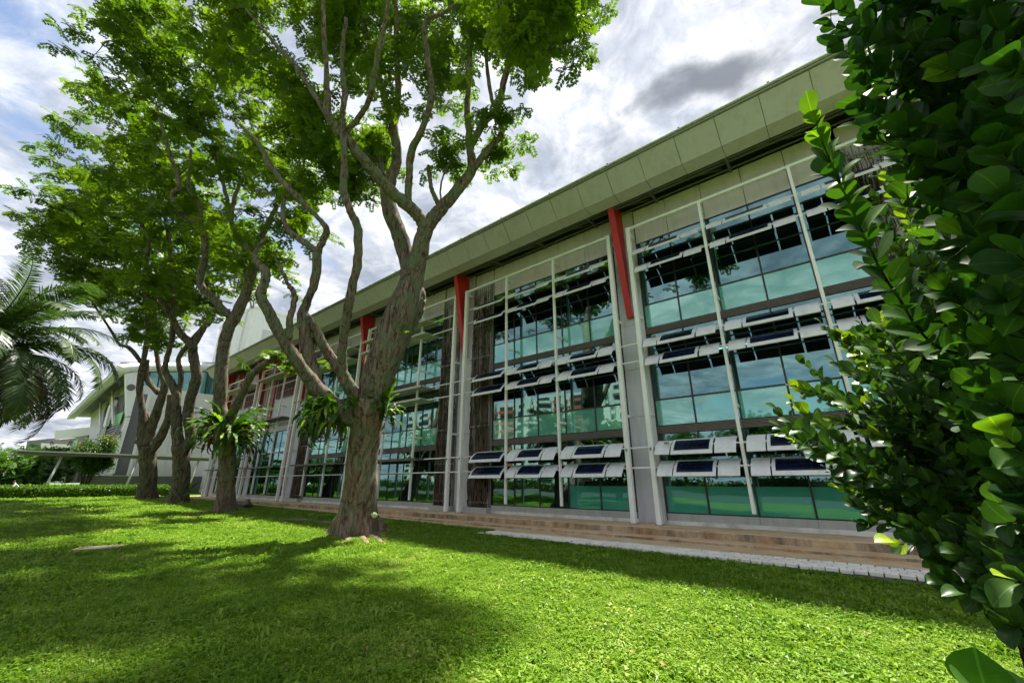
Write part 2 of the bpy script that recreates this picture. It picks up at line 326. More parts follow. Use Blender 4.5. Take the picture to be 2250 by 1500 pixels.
# ---------------------------------------------------------------- mesh helpers
def link(o, parent=None):
    COL.objects.link(o)
    if parent is not None:                     # coordinates of parts stay in world space
        o.parent = parent; o.matrix_parent_inverse = parent.matrix_basis.inverted()
    return o
def tag(o, label=None, cat=None, group=None, kind=None):
    if label: o['label'] = label
    if cat: o['category'] = cat
    if group: o['group'] = group
    if kind: o['kind'] = kind
    return o
def empty(name, loc=(0, 0, 0)):
    o = bpy.data.objects.new(name, None); o.location = loc; o.empty_display_size = 0.2
    return link(o)
class MB:
    def __init__(s): s.v = []; s.f = []
    def add(s, verts, faces):
        n = len(s.v); s.v += [tuple(map(float, v)) for v in verts]; s.f += [tuple(i + n for i in f) for f in faces]; return s
    def box(s, x0, x1, y0, y1, z0, z1):
        return s.add([(x0,y0,z0),(x1,y0,z0),(x1,y1,z0),(x0,y1,z0),(x0,y0,z1),(x1,y0,z1),(x1,y1,z1),(x0,y1,z1)],
                     [(0,3,2,1),(4,5,6,7),(0,1,5,4),(1,2,6,5),(2,3,7,6),(3,0,4,7)])
    def prism(s, pts, off):
        """polygon pts (3d) extruded by vector off"""
        n = len(pts); o = np.array(off); top = [np.array(p) + o for p in pts]
        fs = [tuple(range(n))[::-1], tuple(range(n, 2 * n))] + [(i, (i + 1) % n, n + (i + 1) % n, n + i) for i in range(n)]
        return s.add(list(pts) + top, fs)
    def tube(s, pts, rad, sides=8, jitter=0.0, flare=None, cap=True, seed=0, rough=0.0):
        P = np.array(pts, float); n = len(P)
        rad = np.broadcast_to(np.array(rad, float), (n,))
        T = np.gradient(P, axis=0); T /= np.linalg.norm(T, axis=1)[:, None] + 1e-9
        up = np.array([0.3, 0.2, 0.93]) if abs(T[0][2]) < 0.8 else np.array([1.0, 0.1, 0])
        rr = np.random.default_rng(seed + 11)
        verts = []; A = np.arange(sides) / sides * 2 * math.pi
        u = np.cross(T[0], up); u /= np.linalg.norm(u)
        for i in range(n):
            u = u - T[i] * (u @ T[i]); u /= np.linalg.norm(u) + 1e-9; vv = np.cross(T[i], u)
            r = np.full(sides, rad[i])
            if jitter: r = r * (1 + jitter * (np.sin(A * 2 + i * 0.9 + seed) * 0.5 + np.sin(A * 3 - i * 0.6 + seed * 2) * 0.4 + rr.normal(0, 0.35, sides)))
            if flare is not None: r = r * (1 + flare[i] * (0.5 + 0.5 * np.cos(A * 5 + seed)) ** 1.5)
            if rough:                       # fissured, knotty surface
                for k in range(sides):
                    q = P[i] + (u * math.cos(A[k]) + vv * math.sin(A[k])) * rad[i]
                    f_ = mnoise.fractal(Vector((q[0] * 7, q[1] * 7, q[2] * 1.3 + seed)), 1.0, 2.0, 4); g_ = mnoise.noise(Vector((q[0] * 1.7, q[1] * 1.7, q[2] * 1.5 + seed)))
                    r[k] += rough * (f_ * 0.55 - abs(f_) * 0.35 + g_ * 0.9)
            for k in range(sides): verts.append(P[i] + (u * math.cos(A[k]) + vv * math.sin(A[k])) * r[k])
        faces = []
        for i in range(n - 1):
            for k in range(sides):
                k2 = (k + 1) % sides
                faces.append((i * sides + k, i * sides + k2, (i + 1) * sides + k2, (i + 1) * sides + k))
        if cap: faces += [tuple(range(sides))[::-1], tuple((n - 1) * sides + k for k in range(sides))]
        return s.add(verts, faces)
    def mesh(s, name, mat, smooth=False):
        me = bpy.data.meshes.new(name); me.from_pydata(s.v, [], s.f)
        me.materials.append(MATS[mat])
        if smooth: me.polygons.foreach_set('use_smooth', np.ones(len(me.polygons), bool))
        me.update(); return me
    def build(s, name, mat, parent=None, smooth=False):
        return link(bpy.data.objects.new(name, s.mesh(name, mat, smooth)), parent)
_boxcache = {}
def boxo(name, parent, mat, x0, x1, y0, y1, z0, z1, bev=0.0):
    """one box-shaped piece; alike boxes share their mesh"""
    dx, dy, dz = abs(x1 - x0), abs(y1 - y0), abs(z1 - z0)
    key = (round(dx, 3), round(dy, 3), round(dz, 3), mat, bev)
    if key not in _boxcache:
        mb = MB().box(-dx/2, dx/2, -dy/2, dy/2, -dz/2, dz/2); me = mb.mesh(name, mat)
        if bev:
            bm = bmesh.new(); bm.from_mesh(me); bmesh.ops.bevel(bm, geom=bm.edges[:], offset=bev, segments=1, affect='EDGES'); bm.to_mesh(me); bm.free()
        _boxcache[key] = me
    o = bpy.data.objects.new(name, _boxcache[key]); o.location = ((x0+x1)/2, (y0+y1)/2, (z0+z1)/2)
    return link(o, parent)
def np_mesh(name, V, F, mat, rnd=None, uv=None, smooth=False):
    """V (n,3), F (m,k) arrays -> mesh"""
    me = bpy.data.meshes.new(name); V = np.ascontiguousarray(V, np.float32); F = np.ascontiguousarray(F, np.int32)
    me.vertices.add(len(V)); me.vertices.foreach_set('co', V.ravel())
    k = F.shape[1]; me.loops.add(F.size); me.loops.foreach_set('vertex_index', F.ravel())
    me.polygons.add(len(F)); me.polygons.foreach_set('loop_start', np.arange(0, F.size, k, dtype=np.int32))
    me.polygons.foreach_set('loop_total', np.full(len(F), k, np.int32))
    if smooth: me.polygons.foreach_set('use_smooth', np.ones(len(F), bool))
    me.materials.append(MATS[mat]); me.update(calc_edges=True)
    if rnd is not None:
        a = me.attributes.new('rnd', 'FLOAT', 'POINT'); a.data.foreach_set('value', np.ascontiguousarray(rnd, np.float32))
    if uv is not None:
        ul = me.uv_layers.new(name='UVMap'); ul.data.foreach_set('uv', np.ascontiguousarray(uv[F.ravel()], np.float32).ravel())
    return me
def frames(dirs, norms):
    d = dirs / (np.linalg.norm(dirs, axis=1)[:, None] + 1e-9)
    y = np.cross(norms, d); y /= np.linalg.norm(y, axis=1)[:, None] + 1e-9
    z = np.cross(d, y); return np.stack([d, y, z], axis=2)      # columns
def scatter(name, tv, tf, centers, dirs, norms, sizes, mat, rnd, tuv=None, smooth=False):
    """copies of a small template (tv, tf) joined into one mesh"""
    N, K = len(centers), len(tv); M = frames(dirs, norms)
    V = np.einsum('nij,kj->nki', M, tv) * sizes[:, None, None] + centers[:, None, :]
    F = (tf[None] + (np.arange(N) * K)[:, None, None]).reshape(-1, tf.shape[1])
    uv = np.tile(tuv, (N, 1)) if tuv is not None else None
    return np_mesh(name, V.reshape(-1, 3), F, mat, np.repeat(rnd, K), uv, smooth)
def smooth_path(pts, n=6):
    """Catmull-Rom through rows of pts"""
    P = np.array(pts, float); Q = np.vstack([2 * P[0] - P[1], P, 2 * P[-1] - P[-2]]); out = []
    for i in range(1, len(Q) - 2):
        p0, p1, p2, p3 = Q[i-1], Q[i], Q[i+1], Q[i+2]
        for k in range(n):
            t_ = k / n
            out.append(0.5 * (2*p1 + (p2-p0)*t_ + (2*p0-5*p1+4*p2-p3)*t_*t_ + (3*p1-p0-3*p2+p3)*t_**3))
    out.append(P[-1]); return np.array(out)
# ================================================================ ground
def Z(rel): return rel + CH
LX = [-400, -120, -62, -51, -41, -27, -13, -2, 1, 4, 60, 400]
LZ = [-1.2, -1.3, -1.38, -1.42, -1.50, -1.62, -1.72, -1.79, -1.85, -1.90, -1.95, -1.95]
def lawn_z(x, y=None):
    z = np.interp(x, LX, LZ) + CH
    if y is not None: z = z + 0.02 * np.sin(np.asarray(x) * 0.9 + 1.3) * np.sin(np.asarray(y) * 0.8) * (np.asarray(y) < 11)
    return z
xs = np.concatenate([[-900, -400, -200, -120], np.arange(-90, 14, 0.75), [20, 40, 100, 300, 900]])
ys = np.concatenate([[-900, -300, -120, -60, -30], np.arange(-14, 30, 0.75), [40, 80, 200, 900]])
gx, gy = np.meshgrid(xs, ys, indexing='ij')
V = np.stack([gx, gy, lawn_z(gx, gy)], -1).reshape(-1, 3); nx, ny = len(xs), len(ys)
idx = np.arange(nx * ny).reshape(nx, ny)
F = np.stack([idx[:-1, :-1], idx[1:, :-1], idx[1:, 1:], idx[:-1, 1:]], -1).reshape(-1, 4)
TREES = [onZ(785, 1178, 0.08), onZ(495, 1126, 0.19), onZ(391, 1103, 0.30), onZ(323, 1092, 0.38)]
lawn_me = np_mesh('lawn', V, F, 'lawn', smooth=True)
bare_v = np.max([np.exp(-((V[:, 0] - p[0]) ** 2 + (V[:, 1] - p[1]) ** 2) / 1.1) for p in TREES], axis=0)
lawn_me.attributes.new('bare', 'FLOAT', 'POINT').data.foreach_set('value', bare_v.astype(np.float32))
tag(link(bpy.data.objects.new('lawn', lawn_me)), 'wide lawn under the trees', 'lawn', kind='structure')

PAVE_Y0 = 12.42
pv = MB(); px_ = np.arange(-57, 9, 1.0); top = np.maximum(Z(-1.66), lawn_z(px_) + 0.035)
edge = np.where(px_ < -11, PAVE_Y0 - 0.05 + 0.12 * np.sin(px_ * 0.7) + 0.08 * np.sin(px_ * 1.9), PAVE_Y0 + 0.0)
vs = [(x, e, z) for x, e, z in zip(px_, edge, top)] + [(x, 13.5, z) for x, z in zip(px_, top)] + [(x, e, -0.4) for x, e in zip(px_, edge)]
n = len(px_); pv.add(vs, [(i, i+1, n+i+1, n+i) for i in range(n-1)] + [(2*n+i, 2*n+i+1, i+1, i) for i in range(n-1)])
tag(pv.build('pavement', 'step_concrete'), 'stained brown concrete path along the building', 'pavement', kind='structure')
def stepped(name, y0, y1, zt, label):
    """long step, cast in lengths with slightly uneven nosing"""
    mb = MB(); X = np.arange(-57, 9.1, 0.5); nn = len(X)
    dz = 0.006 * np.sin(X * 1.7) + 0.004 * np.sin(X * 4.1); dy = 0.008 * np.sin(X * 2.3) + 0.006 * np.sin(X * 5.9)
    rows = [[(x, y0 + b, -0.4) for x, b in zip(X, dy)], [(x, y0 + b, zt + a - 0.018) for x, a, b in zip(X, dz, dy)],
            [(x, y0 + b + 0.02, zt + a) for x, a, b in zip(X, dz, dy)], [(x, y1, zt + a * 0.3) for x, a in zip(X, dz)]]
    mb.add([p for r in rows for p in r], [(k*nn+i, k*nn+i+1, (k+1)*nn+i+1, (k+1)*nn+i) for k in range(3) for i in range(nn-1)])
    return tag(mb.build(name, 'step_concrete'), label, 'step', kind='structure')
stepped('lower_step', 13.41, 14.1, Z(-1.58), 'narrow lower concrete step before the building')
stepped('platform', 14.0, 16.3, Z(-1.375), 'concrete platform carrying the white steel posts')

road = MB(); XR_ = np.linspace(-300, 300, 121)
road.add([(x, -13.0, lawn_z(x) + 0.02) for x in XR_] + [(x, -33.0, lawn_z(x) + 0.02) for x in XR_], [(i, 121 + i, 122 + i, i + 1) for i in range(120)])
tag(road.build('road', 'asphalt'), 'asphalt road on the other side of the lawn', 'road', kind='structure')
# white setts along the lawn edge, on a dark bed, over a mossy kerb
bed = tag(MB().box(-10.95, 8, 11.5, 12.44, -0.3, Z(-1.70)).build('sett_border', 'joint_dark'), 'border of white stone setts beside the lawn', 'border', kind='structure')
sett_meshes = []
for k in range(5):
    bm = bmesh.new(); bmesh.ops.create_cube(bm, size=1.0)
    for v_ in bm.verts: v_.co = Vector((v_.co.x * 0.209, v_.co.y * 0.216, v_.co.z * 0.075)) + Vector((random.uniform(-.006, .006), random.uniform(-.006, .006), random.uniform(-.003, .003)))
    bmesh.ops.bevel(bm, geom=bm.edges[:], offset=0.008, segments=1, affect='EDGES')
    me = bpy.data.meshes.new('sett'); bm.to_mesh(me); bm.free(); me.materials.append(MATS['paver_white']); sett_meshes.append(me)
for r in range(4):
    for c in range(66):
        x = -10.78 + c * 0.2315 + (0.115 if r % 2 else 0) + random.uniform(-.006, .006); y = 11.585 + r * 0.238
        if x > 4.3: continue
        o = bpy.data.objects.new('sett', random.choice(sett_meshes)); o.location = (x, y, Z(-1.695) + random.uniform(-.006, .006))
        o.rotation_euler = (random.uniform(-.012, .012), random.uniform(-.012, .012), random.uniform(-.02, .02)); link(o, bed)
kb = MB()
for i in range(13):
    x0 = -10.9 + i * 1.3; kb.box(x0, x0 + 1.285, 11.475, 11.56, -0.4, Z(-1.735) + random.uniform(-.006, .004))
kbo = kb.build('kerb', 'kerb'); tag(kbo, 'low mossy kerb under the white setts', 'kerb', kind='structure')

# ================================================================ the long office building
BL = empty('office_building', (-25, 15.6, Z(-1.375)))
tag(BL, 'long glazed office block with red fins and white steel frame', 'building')
CCOL = [3.75, -6.1, -15.95, -25.85, -35.5, -44.4, -53.6]
YF, YG = 15.0, 15.63
def B(name, mat, x0, x1, y0, y1, z0, z1, parent=None, bev=0.0): return boxo(name, parent or BL, mat, x0, x1, y0, y1, Z(z0), Z(z1), bev)
XL, XR = -56.0, 7.0

# roof with folded metal fascia, panel by panel
prof = [(13.10, 12.25), (13.72, 11.45), (14.40, 11.44)]
def fascia_mesh(wd):
    mb = MB(); th = 0.035
    inner = [(13.10 + 0.028, 12.25 + 0.02), (13.735, 11.45 + th), (14.40, 11.44 + th)]
    ring = prof + inner[::-1]
    mb.prism([(-wd/2, y, Z(z)) for y, z in ring], (wd, 0, 0)); return mb.mesh('fascia_panel', 'fascia')
FW = 1.40; fm = fascia_mesh(FW - 0.018); x = XL
while x < XR - 0.1:
    o = bpy.data.objects.new('fascia_panel', fm); o.location = (x + FW/2, random.uniform(-.004, .004), random.uniform(-.004, .004)); link(o, BL); x += FW
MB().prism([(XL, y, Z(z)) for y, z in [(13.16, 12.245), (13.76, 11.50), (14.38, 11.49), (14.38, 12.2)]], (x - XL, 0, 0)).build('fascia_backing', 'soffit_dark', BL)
B('roof_slab', 'bg_grey', XL, x, 13.10, 34.0, 12.275, 12.42)
B('gutter_edge', 'steel_grey', XL, x, 13.02, 13.09, 12.26, 12.31)
B('roof_flashing', 'white_steel', XL, x, 13.00, 13.14, 12.425, 12.455)
for k in range(22):
    B('roof_clip', 'steel_grey', XL + 1.2 + k * 2.9, XL + 1.27 + k * 2.9, 13.02, 13.09, 12.457, 12.53)
# soffit, longitudinal pipes and cross struts
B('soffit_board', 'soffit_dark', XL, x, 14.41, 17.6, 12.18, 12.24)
B('recess_shade_board', 'soffit_dark', XL + 0.26, 6.74, 17.5, 17.58, 10.16, 12.17)  # dark sheet added so the gap under the eave reads black
for (yy, zz_, rr) in ((14.72, 11.62, 0.045), (15.06, 11.74, 0.055), (15.36, 11.62, 0.04)):
    MB().tube([(XL, yy, Z(zz_)), (XR, yy, Z(zz_))], rr, 8).build('soffit_pipe', 'strut_shaded', BL, True)
for k in range(21):
    xx = XL + 1.4 + k * 2.95
    MB().prism([(xx, 14.38, Z(11.50)), (xx, 15.62, Z(11.60)), (xx, 15.62, Z(11.72)), (xx, 14.38, Z(11.62))], (0.09, 0, 0)).build('soffit_strut', 'strut_shaded', BL)
    MB().tube([(xx + 0.2, 14.5, Z(11.6)), (xx + 2.7, 15.5, Z(11.85))], 0.03, 6).build('soffit_brace', 'strut_shaded', BL)
# shell behind: back wall, end walls, floors, ceilings
B('rear_wall', 'interior', XL, 7.0, 26.0, 26.2, -1.4, 12.26)
B('end_wall', 'bg_lightgrey', XL, XL + 0.25, 15.7, 25.99, -1.37, 12.26)
B('end_wall', 'bg_lightgrey', 6.75, 7.0, 15.7, 25.99, -1.37, 12.26)
for z0, z1 in ((5.62, 5.98), (1.66, 2.02)): B('floor_slab', 'interior', XL + 0.26, 6.74, 15.74, 25.98, z0, z1)
B('ground_slab', 'interior_dark', XL + 0.26, 6.74, 15.9, 25.98, -1.4, -1.12)
B('ceiling_board', 'interior', XL + 0.26, 6.74, 15.74, 25.98, 10.0, 10.15)
for k, xx in enumerate(np.arange(-54, 6, 4.9)):
    for z0 in (-1.1, 2.03, 5.99): B('partition', 'interior_dark' if (k + int(z0)) % 3 else 'interior', xx, xx + 0.15, 19.5 + (k % 3), 25.97, z0, z0 + 3.6)
for z0 in (5.57, 1.6):
    for xx in np.arange(-24, 5, 2.9):
        if random.random() < 0.35: B('ceiling_light', 'tube_light', xx, xx + 1.25, 19.0, 19.07, z0, z0 + 0.04)
for k in range(16):
    xx = random.uniform(-24, 4); fl = random.choice((-1.1, 2.04, 6.0)); hh = random.uniform(0.7, 1.6)
    B('cupboard', random.choice(('furn_wood', 'interior_dark', 'bg_green', 'interior')), xx, xx + random.uniform(0.6, 1.6), 16.5 + k * 0.11, 17.2 + k * 0.11, fl, fl + hh)

# columns, fins and posts at every grid line
for ci, C in enumerate(CCOL):
    cz = [-1.375, 0.55, 2.45, 4.35, 6.25, 8.15, 10.05, 11.7]
    for a, b_ in zip(cz[:-1], cz[1:]): B('column_panel', 'column_grey', C - 0.51, C + 0.51, 15.56, 16.0, a + 0.006, b_ - 0.006)
    fin = MB().prism([(C - 0.045, y, Z(z)) for y, z in [(14.46, 11.42), (15.55, 11.88), (15.55, 6.62), (15.42, 6.62)]], (0.09, 0, 0)).build('red_fin', 'red_steel', BL)
    MB().prism([(C - 0.135, y, Z(z)) for y, z in [(14.42, 11.43), (14.455, 11.41), (15.415, 6.58), (15.38, 6.58)]], (0.27, 0, 0)).build('flange', 'red_steel', fin)
    B('end_plate', 'red_steel', C - 0.135, C + 0.135, 15.37, 15.56, 6.53, 6.575, fin)
    for sx in (-0.46, 0.46):
        B('post', 'white_steel', C + sx - 0.085, C + sx + 0.085, YF - 0.1, YF + 0.1, -1.372, 10.5, bev=0.012)
        B('post_base', 'steel_grey', C + sx - 0.13, C + sx + 0.13, YF - 0.15, YF + 0.15, -1.38, -1.355)
        for zb in (2.46, 6.42, 10.3): B('post_bracket', 'white_steel', C + sx - 0.04, C + sx + 0.04, YF + 0.1, 15.56, zb - 0.05, zb + 0.05)
        if ci in (1, 2, 3): B('post_clip', 'steel_grey', C + sx - 0.03, C + sx + 0.03, YF - 0.13, YF - 0.1, 1.1, 1.2)

# curved louvre blades (shared by length)
def blade_mesh(L, name, cell=False):
    ch, tilt, n = 0.80, R(41), 7; ny_, nz_ = -math.sin(tilt), math.cos(tilt)
    up = []; dn = []
    for i in range(n):
        s_ = -0.5 + i / (n - 1); bul = 0.075 * (1 - (2 * s_) ** 2) - 0.05
        y = s_ * ch * math.cos(tilt) + ny_ * bul; z = s_ * ch * math.sin(tilt) + nz_ * bul
        up.append((y + ny_ * 0.012, z + nz_ * 0.012)); dn.append((y - ny_ * 0.016, z - nz_ * 0.016))
    if cell:
        up2 = [(y + ny_ * 0.006, z + nz_ * 0.006) for y, z in up[1:-1]]
        V_ = [(-L/2, y, z) for y, z in up2] + [(L/2, y, z) for y, z in up2]; m_ = len(up2)
        mb = MB().add(V_, [(i, m_ + i, m_ + i + 1, i + 1) for i in range(m_ - 1)]); return mb.mesh(name, 'solar_cell', True)
    ring = up + dn[::-1]; m_ = len(ring)
    mb = MB().add([(-L/2, y, z) for y, z in ring] + [(L/2, y, z) for y, z in ring],
                  [(i, m_ + i, m_ + (i+1) % m_, (i+1) % m_) for i in range(m_)] + [tuple(range(m_)), tuple(range(2*m_-1, m_-1, -1))])
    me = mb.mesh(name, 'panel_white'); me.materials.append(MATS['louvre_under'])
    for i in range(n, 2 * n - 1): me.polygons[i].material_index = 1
    return me
_bl = {}
def blade(name, xc, L, z, cell=False, parent=None, tilt=None):
    k = (round(L, 2), cell)
    if k not in _bl: _bl[k] = blade_mesh(L, name, cell)
    o = bpy.data.objects.new(name, _bl[k]); o.location = (xc, YF - 0.02, Z(z)); o.rotation_euler = (random.uniform(-.035, .035) if tilt is None else tilt, 0, 0); return link(o, parent or BL)
def solar(x0, x1, z):
    f_ = blade('solar_louvre', (x0 + x1) / 2, x1 - x0, z); blade('solar_cell', (x0 + x1) / 2, x1 - x0 - 0.2, z, True, f_, f_.rotation_euler.x)
    MB().tube([((x0 + x1) / 2 - (x1 - x0) / 2 - 0.04, YF, Z(z)), ((x0 + x1) / 2 + (x1 - x0) / 2 + 0.04, YF, Z(z))], 0.02, 6).build('louvre_axle', 'steel_grey', f_)
def segment(xa, xb, z, box=False):
    blade('white_louvre', xa + 0.10 + 0.26, 0.52, z); solar(xa + 0.66, xb - 0.80, z); blade('white_louvre', xb - 0.10 - 0.32, 0.64, z)
    if box: B('junction_box', 'steel_grey', xa + 0.45, xa + 0.60, YF - 0.20, YF - 0.1, z + 0.06, z + 0.13)
ROWS = [9.27, 8.46, 5.21, 4.49, 1.22, 0.51]
BR = 'louvre_brown'
_bandc = {}
def band(x0, x1, z0, z1):
    mb = MB(); nn = 6; h = (z1 - z0) / nn
    for i in range(nn):
        a = z0 + i * h
        mb.prism([(x0, YG - 0.05, Z(a + h * .1)), (x0, YG - 0.035, Z(a + h * .85)), (x0, YG + 0.02, Z(a + h * .95)), (x0, YG + 0.02, Z(a))], (x1 - x0, 0, 0))
    return mb.build('louvre_band', BR, BL)
def pane(x0, x1, z0, z1, mat, name='glass_pane'):
    o = B(name, mat, x0 + 0.03, x1 - 0.03, YG, YG + 0.012, z0 + 0.02, z1 - 0.02)
    o.rotation_euler = (random.uniform(-.004, .004), 0, random.uniform(-.004, .004)); return o
def transom(x0, x1, z, h=0.05): return B('transom', 'mullion', x0, x1, YG - 0.022, YG + 0.045, z - h/2, z + h/2)
def glazing(xs_, frost=(0, 0, 1, 1, 1), ground_row=True, top_ok=True):
    """curtain wall between the mullion lines xs_"""
    for i, (a, b_) in enumerate(zip(xs_[:-1], xs_[1:])):
        pane(a, b_, 9.27, 9.93, 'glass_clear'); pane(a, b_, 7.0, 9.23, 'glass_clear'); pane(a, b_, 5.98, 7.0, 'glass_spandrel', 'spandrel_pane')
        band(a, b_, 5.70, 5.97)
        pane(a, b_, 5.2, 5.69, 'glass_clear'); pane(a, b_, 3.02, 5.2, 'glass_clear'); pane(a, b_, 2.02, 3.0, 'glass_spandrel', 'spandrel_pane')
        band(a, b_, 1.74, 2.01)
        if frost[i % len(frost)]: pane(a, b_, -1.0, -0.1, 'glass_frost', 'frosted_pane'); pane(a, b_, -0.14, 1.73, 'glass_clear')
        else: pane(a, b_, -1.0, 1.73, 'glass_clear')
        B('wall_panel', 'wallpanel', a + 0.012, b_ - 0.012, YG - 0.03, YG + 0.1, 9.97, 11.66)
        B('sill_panel', 'sill_grey', a + 0.004, b_ - 0.004, YG - 0.05, YG + 0.15, -1.245, -1.02)
    a, b_ = xs_[0], xs_[-1]
    for z in (9.95, 9.25, 7.0, 5.2, 3.01, -1.01): transom(a, b_, z, 0.06)
    for xx in xs_: B('mullion', 'mullion', xx - 0.028, xx + 0.028, YG - 0.03, YG + 0.05, -1.0, 9.95)
    B('plinth', 'plinth_white', a - 0.05, b_ + 0.05, YG - 0.09, YG + 0.2, -1.378, -1.248)
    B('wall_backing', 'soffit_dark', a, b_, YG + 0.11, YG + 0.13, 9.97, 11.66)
def vine_screen(x0, x1, seed, right=True):
    r_ = random.Random(seed)
    for xx in (x0 + 0.03, x1 - 0.03): B('screen_frame', 'steel_grey', xx - 0.04, xx + 0.04, YG - 0.18, YG - 0.08, -1.25, 10.9)
    for zc in (-0.9, 0.95, 2.75, 4.6, 6.45, 8.3, 10.2): B('screen_rail', 'steel_grey', x0 - 0.04, x1 + 0.04, YG - 0.22, YG - 0.17, zc - 0.03, zc + 0.03)
    nb = 8
    for i in range(nb):
        xx = x0 + 0.1 + (x1 - x0 - 0.2) * i / (nb - 1); B('screen_bar', 'steel_grey', xx - 0.018, xx + 0.018, YG - 0.165, YG - 0.13, -1.2, 10.85)
    B('screen_backing', 'wallpanel', x0, x1, YG - 0.02, YG + 0.1, -1.25, 11.66)
    B('planter_trough', 'sill_grey', x0 - 0.06, x1 + 0.1, YG - 0.40, YG - 0.03, -1.372, -1.12)
    mb = MB()
    for k in range(34):                    # dry climbing stems
        xx = x0 + 0.06 + (x1 - x0 - 0.12) * r_.random(); z = -1.15; pts = []; top_ = r_.choice([10.5, 9.6, 10.2, r_.uniform(3, 10)])
        while z < top_:
            pts.append((min(max(xx, x0 + 0.02), x1 - 0.02), YG - 0.19 + r_.uniform(-.05, .06), Z(z))); z += r_.uniform(0.2, 0.5); xx += r_.gauss(0, 0.035)
        if len(pts) > 3: mb.tube(pts, np.linspace(r_.uniform(.022, .05), .012, len(pts)), 5, 0.15, seed=k)
    for k in range(60):
        z = r_.uniform(-1, 10); xx = x0 + (x1 - x0) * r_.random(); pts = [(xx + r_.gauss(0, .05) + (j - 2) * r_.uniform(-.12, .12), YG - 0.2 + r_.uniform(-.06, .06), Z(z + j * r_.uniform(.05, .2))) for j in range(5)]
        pts = [(min(max(p[0], x0 - .03), x1 + .03), p[1], p[2]) for p in pts]
        mb.tube(pts, np.linspace(.014, .005, 5), 4)
    mb.build('dry_vine', 'vine', BL, True)
def rails(x0, x1, zs): 
    for z in zs: MB().tube([(x0, YF, Z(z)), (x1, YF, Z(z))], 0.033, 8).build('rail', 'white_steel', BL, True)
def mid_posts(xs_):
    for xx in xs_:
        B('hanging_post', 'white_steel', xx - 0.05, xx + 0.05, YF - 0.06, YF + 0.06, -0.9, 10.43, bev=0.01)
        for zb in (2.46, 6.42, 10.3): B('post_bracket', 'white_steel', xx - 0.035, xx + 0.035, YF + 0.06, YG - 0.07, zb - 0.05, zb + 0.05)
def top_rail(x0, x1): B('top_rail', 'white_steel', x0, x1, YF - 0.055, YF + 0.055, 10.39, 10.49)
for C in CCOL[:-1]:                       # rails run through the pairs of posts, except behind the fins
    rails(C - 0.46, C + 0.46, ROWS[2:])

# bay 0 (nearest, behind the shrub)
rails(-5.64, 3.29, ROWS); top_rail(-5.73, 3.38); mid_posts([-2.7, 0.28])
glazing([-5.55, -4.14, -2.68, -1.2, 0.23, 1.66], frost=(1, 1, 1, 1, 1)); vine_screen(1.78, 3.15, 1)
for zi, z in enumerate(ROWS):
    for si, (a, b_) in enumerate([(-5.56, -2.75), (-2.65, 0.23), (0.33, 3.2)]): segment(a, b_, z, box=(si == 0 and zi % 2 == 0))
glazing([4.3, 5.65, 6.98], frost=(1,))
# bay 1
rails(-15.49, -6.56, ROWS); top_rail(-15.58, -6.47); mid_posts([-12.52, -9.57])
glazing([-13.92, -12.5, -11.08, -9.58, -8.11, -6.66], frost=(0, 0, 0, 1, 1)); vine_screen(-15.36, -14.0, 2)
for z in ROWS:
    solar(-14.65, -12.62, z); segment(-12.47, -9.62, z); segment(-9.52, -6.66, z)
# bay 2, 3: flat light shelves
def shelf(x0, x1, z, mat='shelf_white'):
    mb = MB(); y0, y1 = YF - 0.62, YF + 0.42
    mb.box(x0 + 0.01, x1 - 0.01, y0 + 0.01, y1 - 0.01, Z(z) - 0.02, Z(z) + 0.03)
    o = mb.build('light_shelf', mat, BL)
    B('shelf_lip', mat, x0, x1, y0 - 0.03, y0, z - 0.07, z + 0.05, o); B('shelf_lip', mat, x0, x1, y1, y1 + 0.03, z - 0.04, z + 0.05, o)
    for xx in np.arange(x0 + 0.4, x1 - 0.2, 0.9): B('shelf_rib', mat, xx, xx + 0.04, y0 + 0.01, y1 - 0.01, z - 0.05, z - 0.021, o)
def shelf_bay(xl, xr, posts, sx0, sx1):
    rails(xl, xr, ROWS); top_rail(xl - 0.09, xr + 0.09); mid_posts(posts)
    for z in ROWS[:4]:
        n_ = 3; wd = (sx1 - sx0) / n_
        for i in range(n_): shelf(sx0 + i * wd + 0.02, sx0 + (i + 1) * wd - 0.02, z)
    n_ = 3; wd = (sx1 - sx0) / n_
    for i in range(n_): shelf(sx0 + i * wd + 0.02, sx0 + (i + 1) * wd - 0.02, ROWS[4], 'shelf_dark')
glazing([-25.28, -23.85, -22.42, -20.97, -19.53, -18.08], frost=(0,)); vine_screen(-17.95, -16.52, 3)
shelf_bay(-25.39, -16.41, [-22.45, -19.4], -25.2, -18.3)
glazing([-32.9, -31.6, -30.3, -29.0, -27.7, -26.4], frost=(0, 0, 0, 0, 1)); vine_screen(-34.85, -33.1, 4)
shelf_bay(-35.04, -26.31, [-32.1, -29.2], -33.2, -26.6)
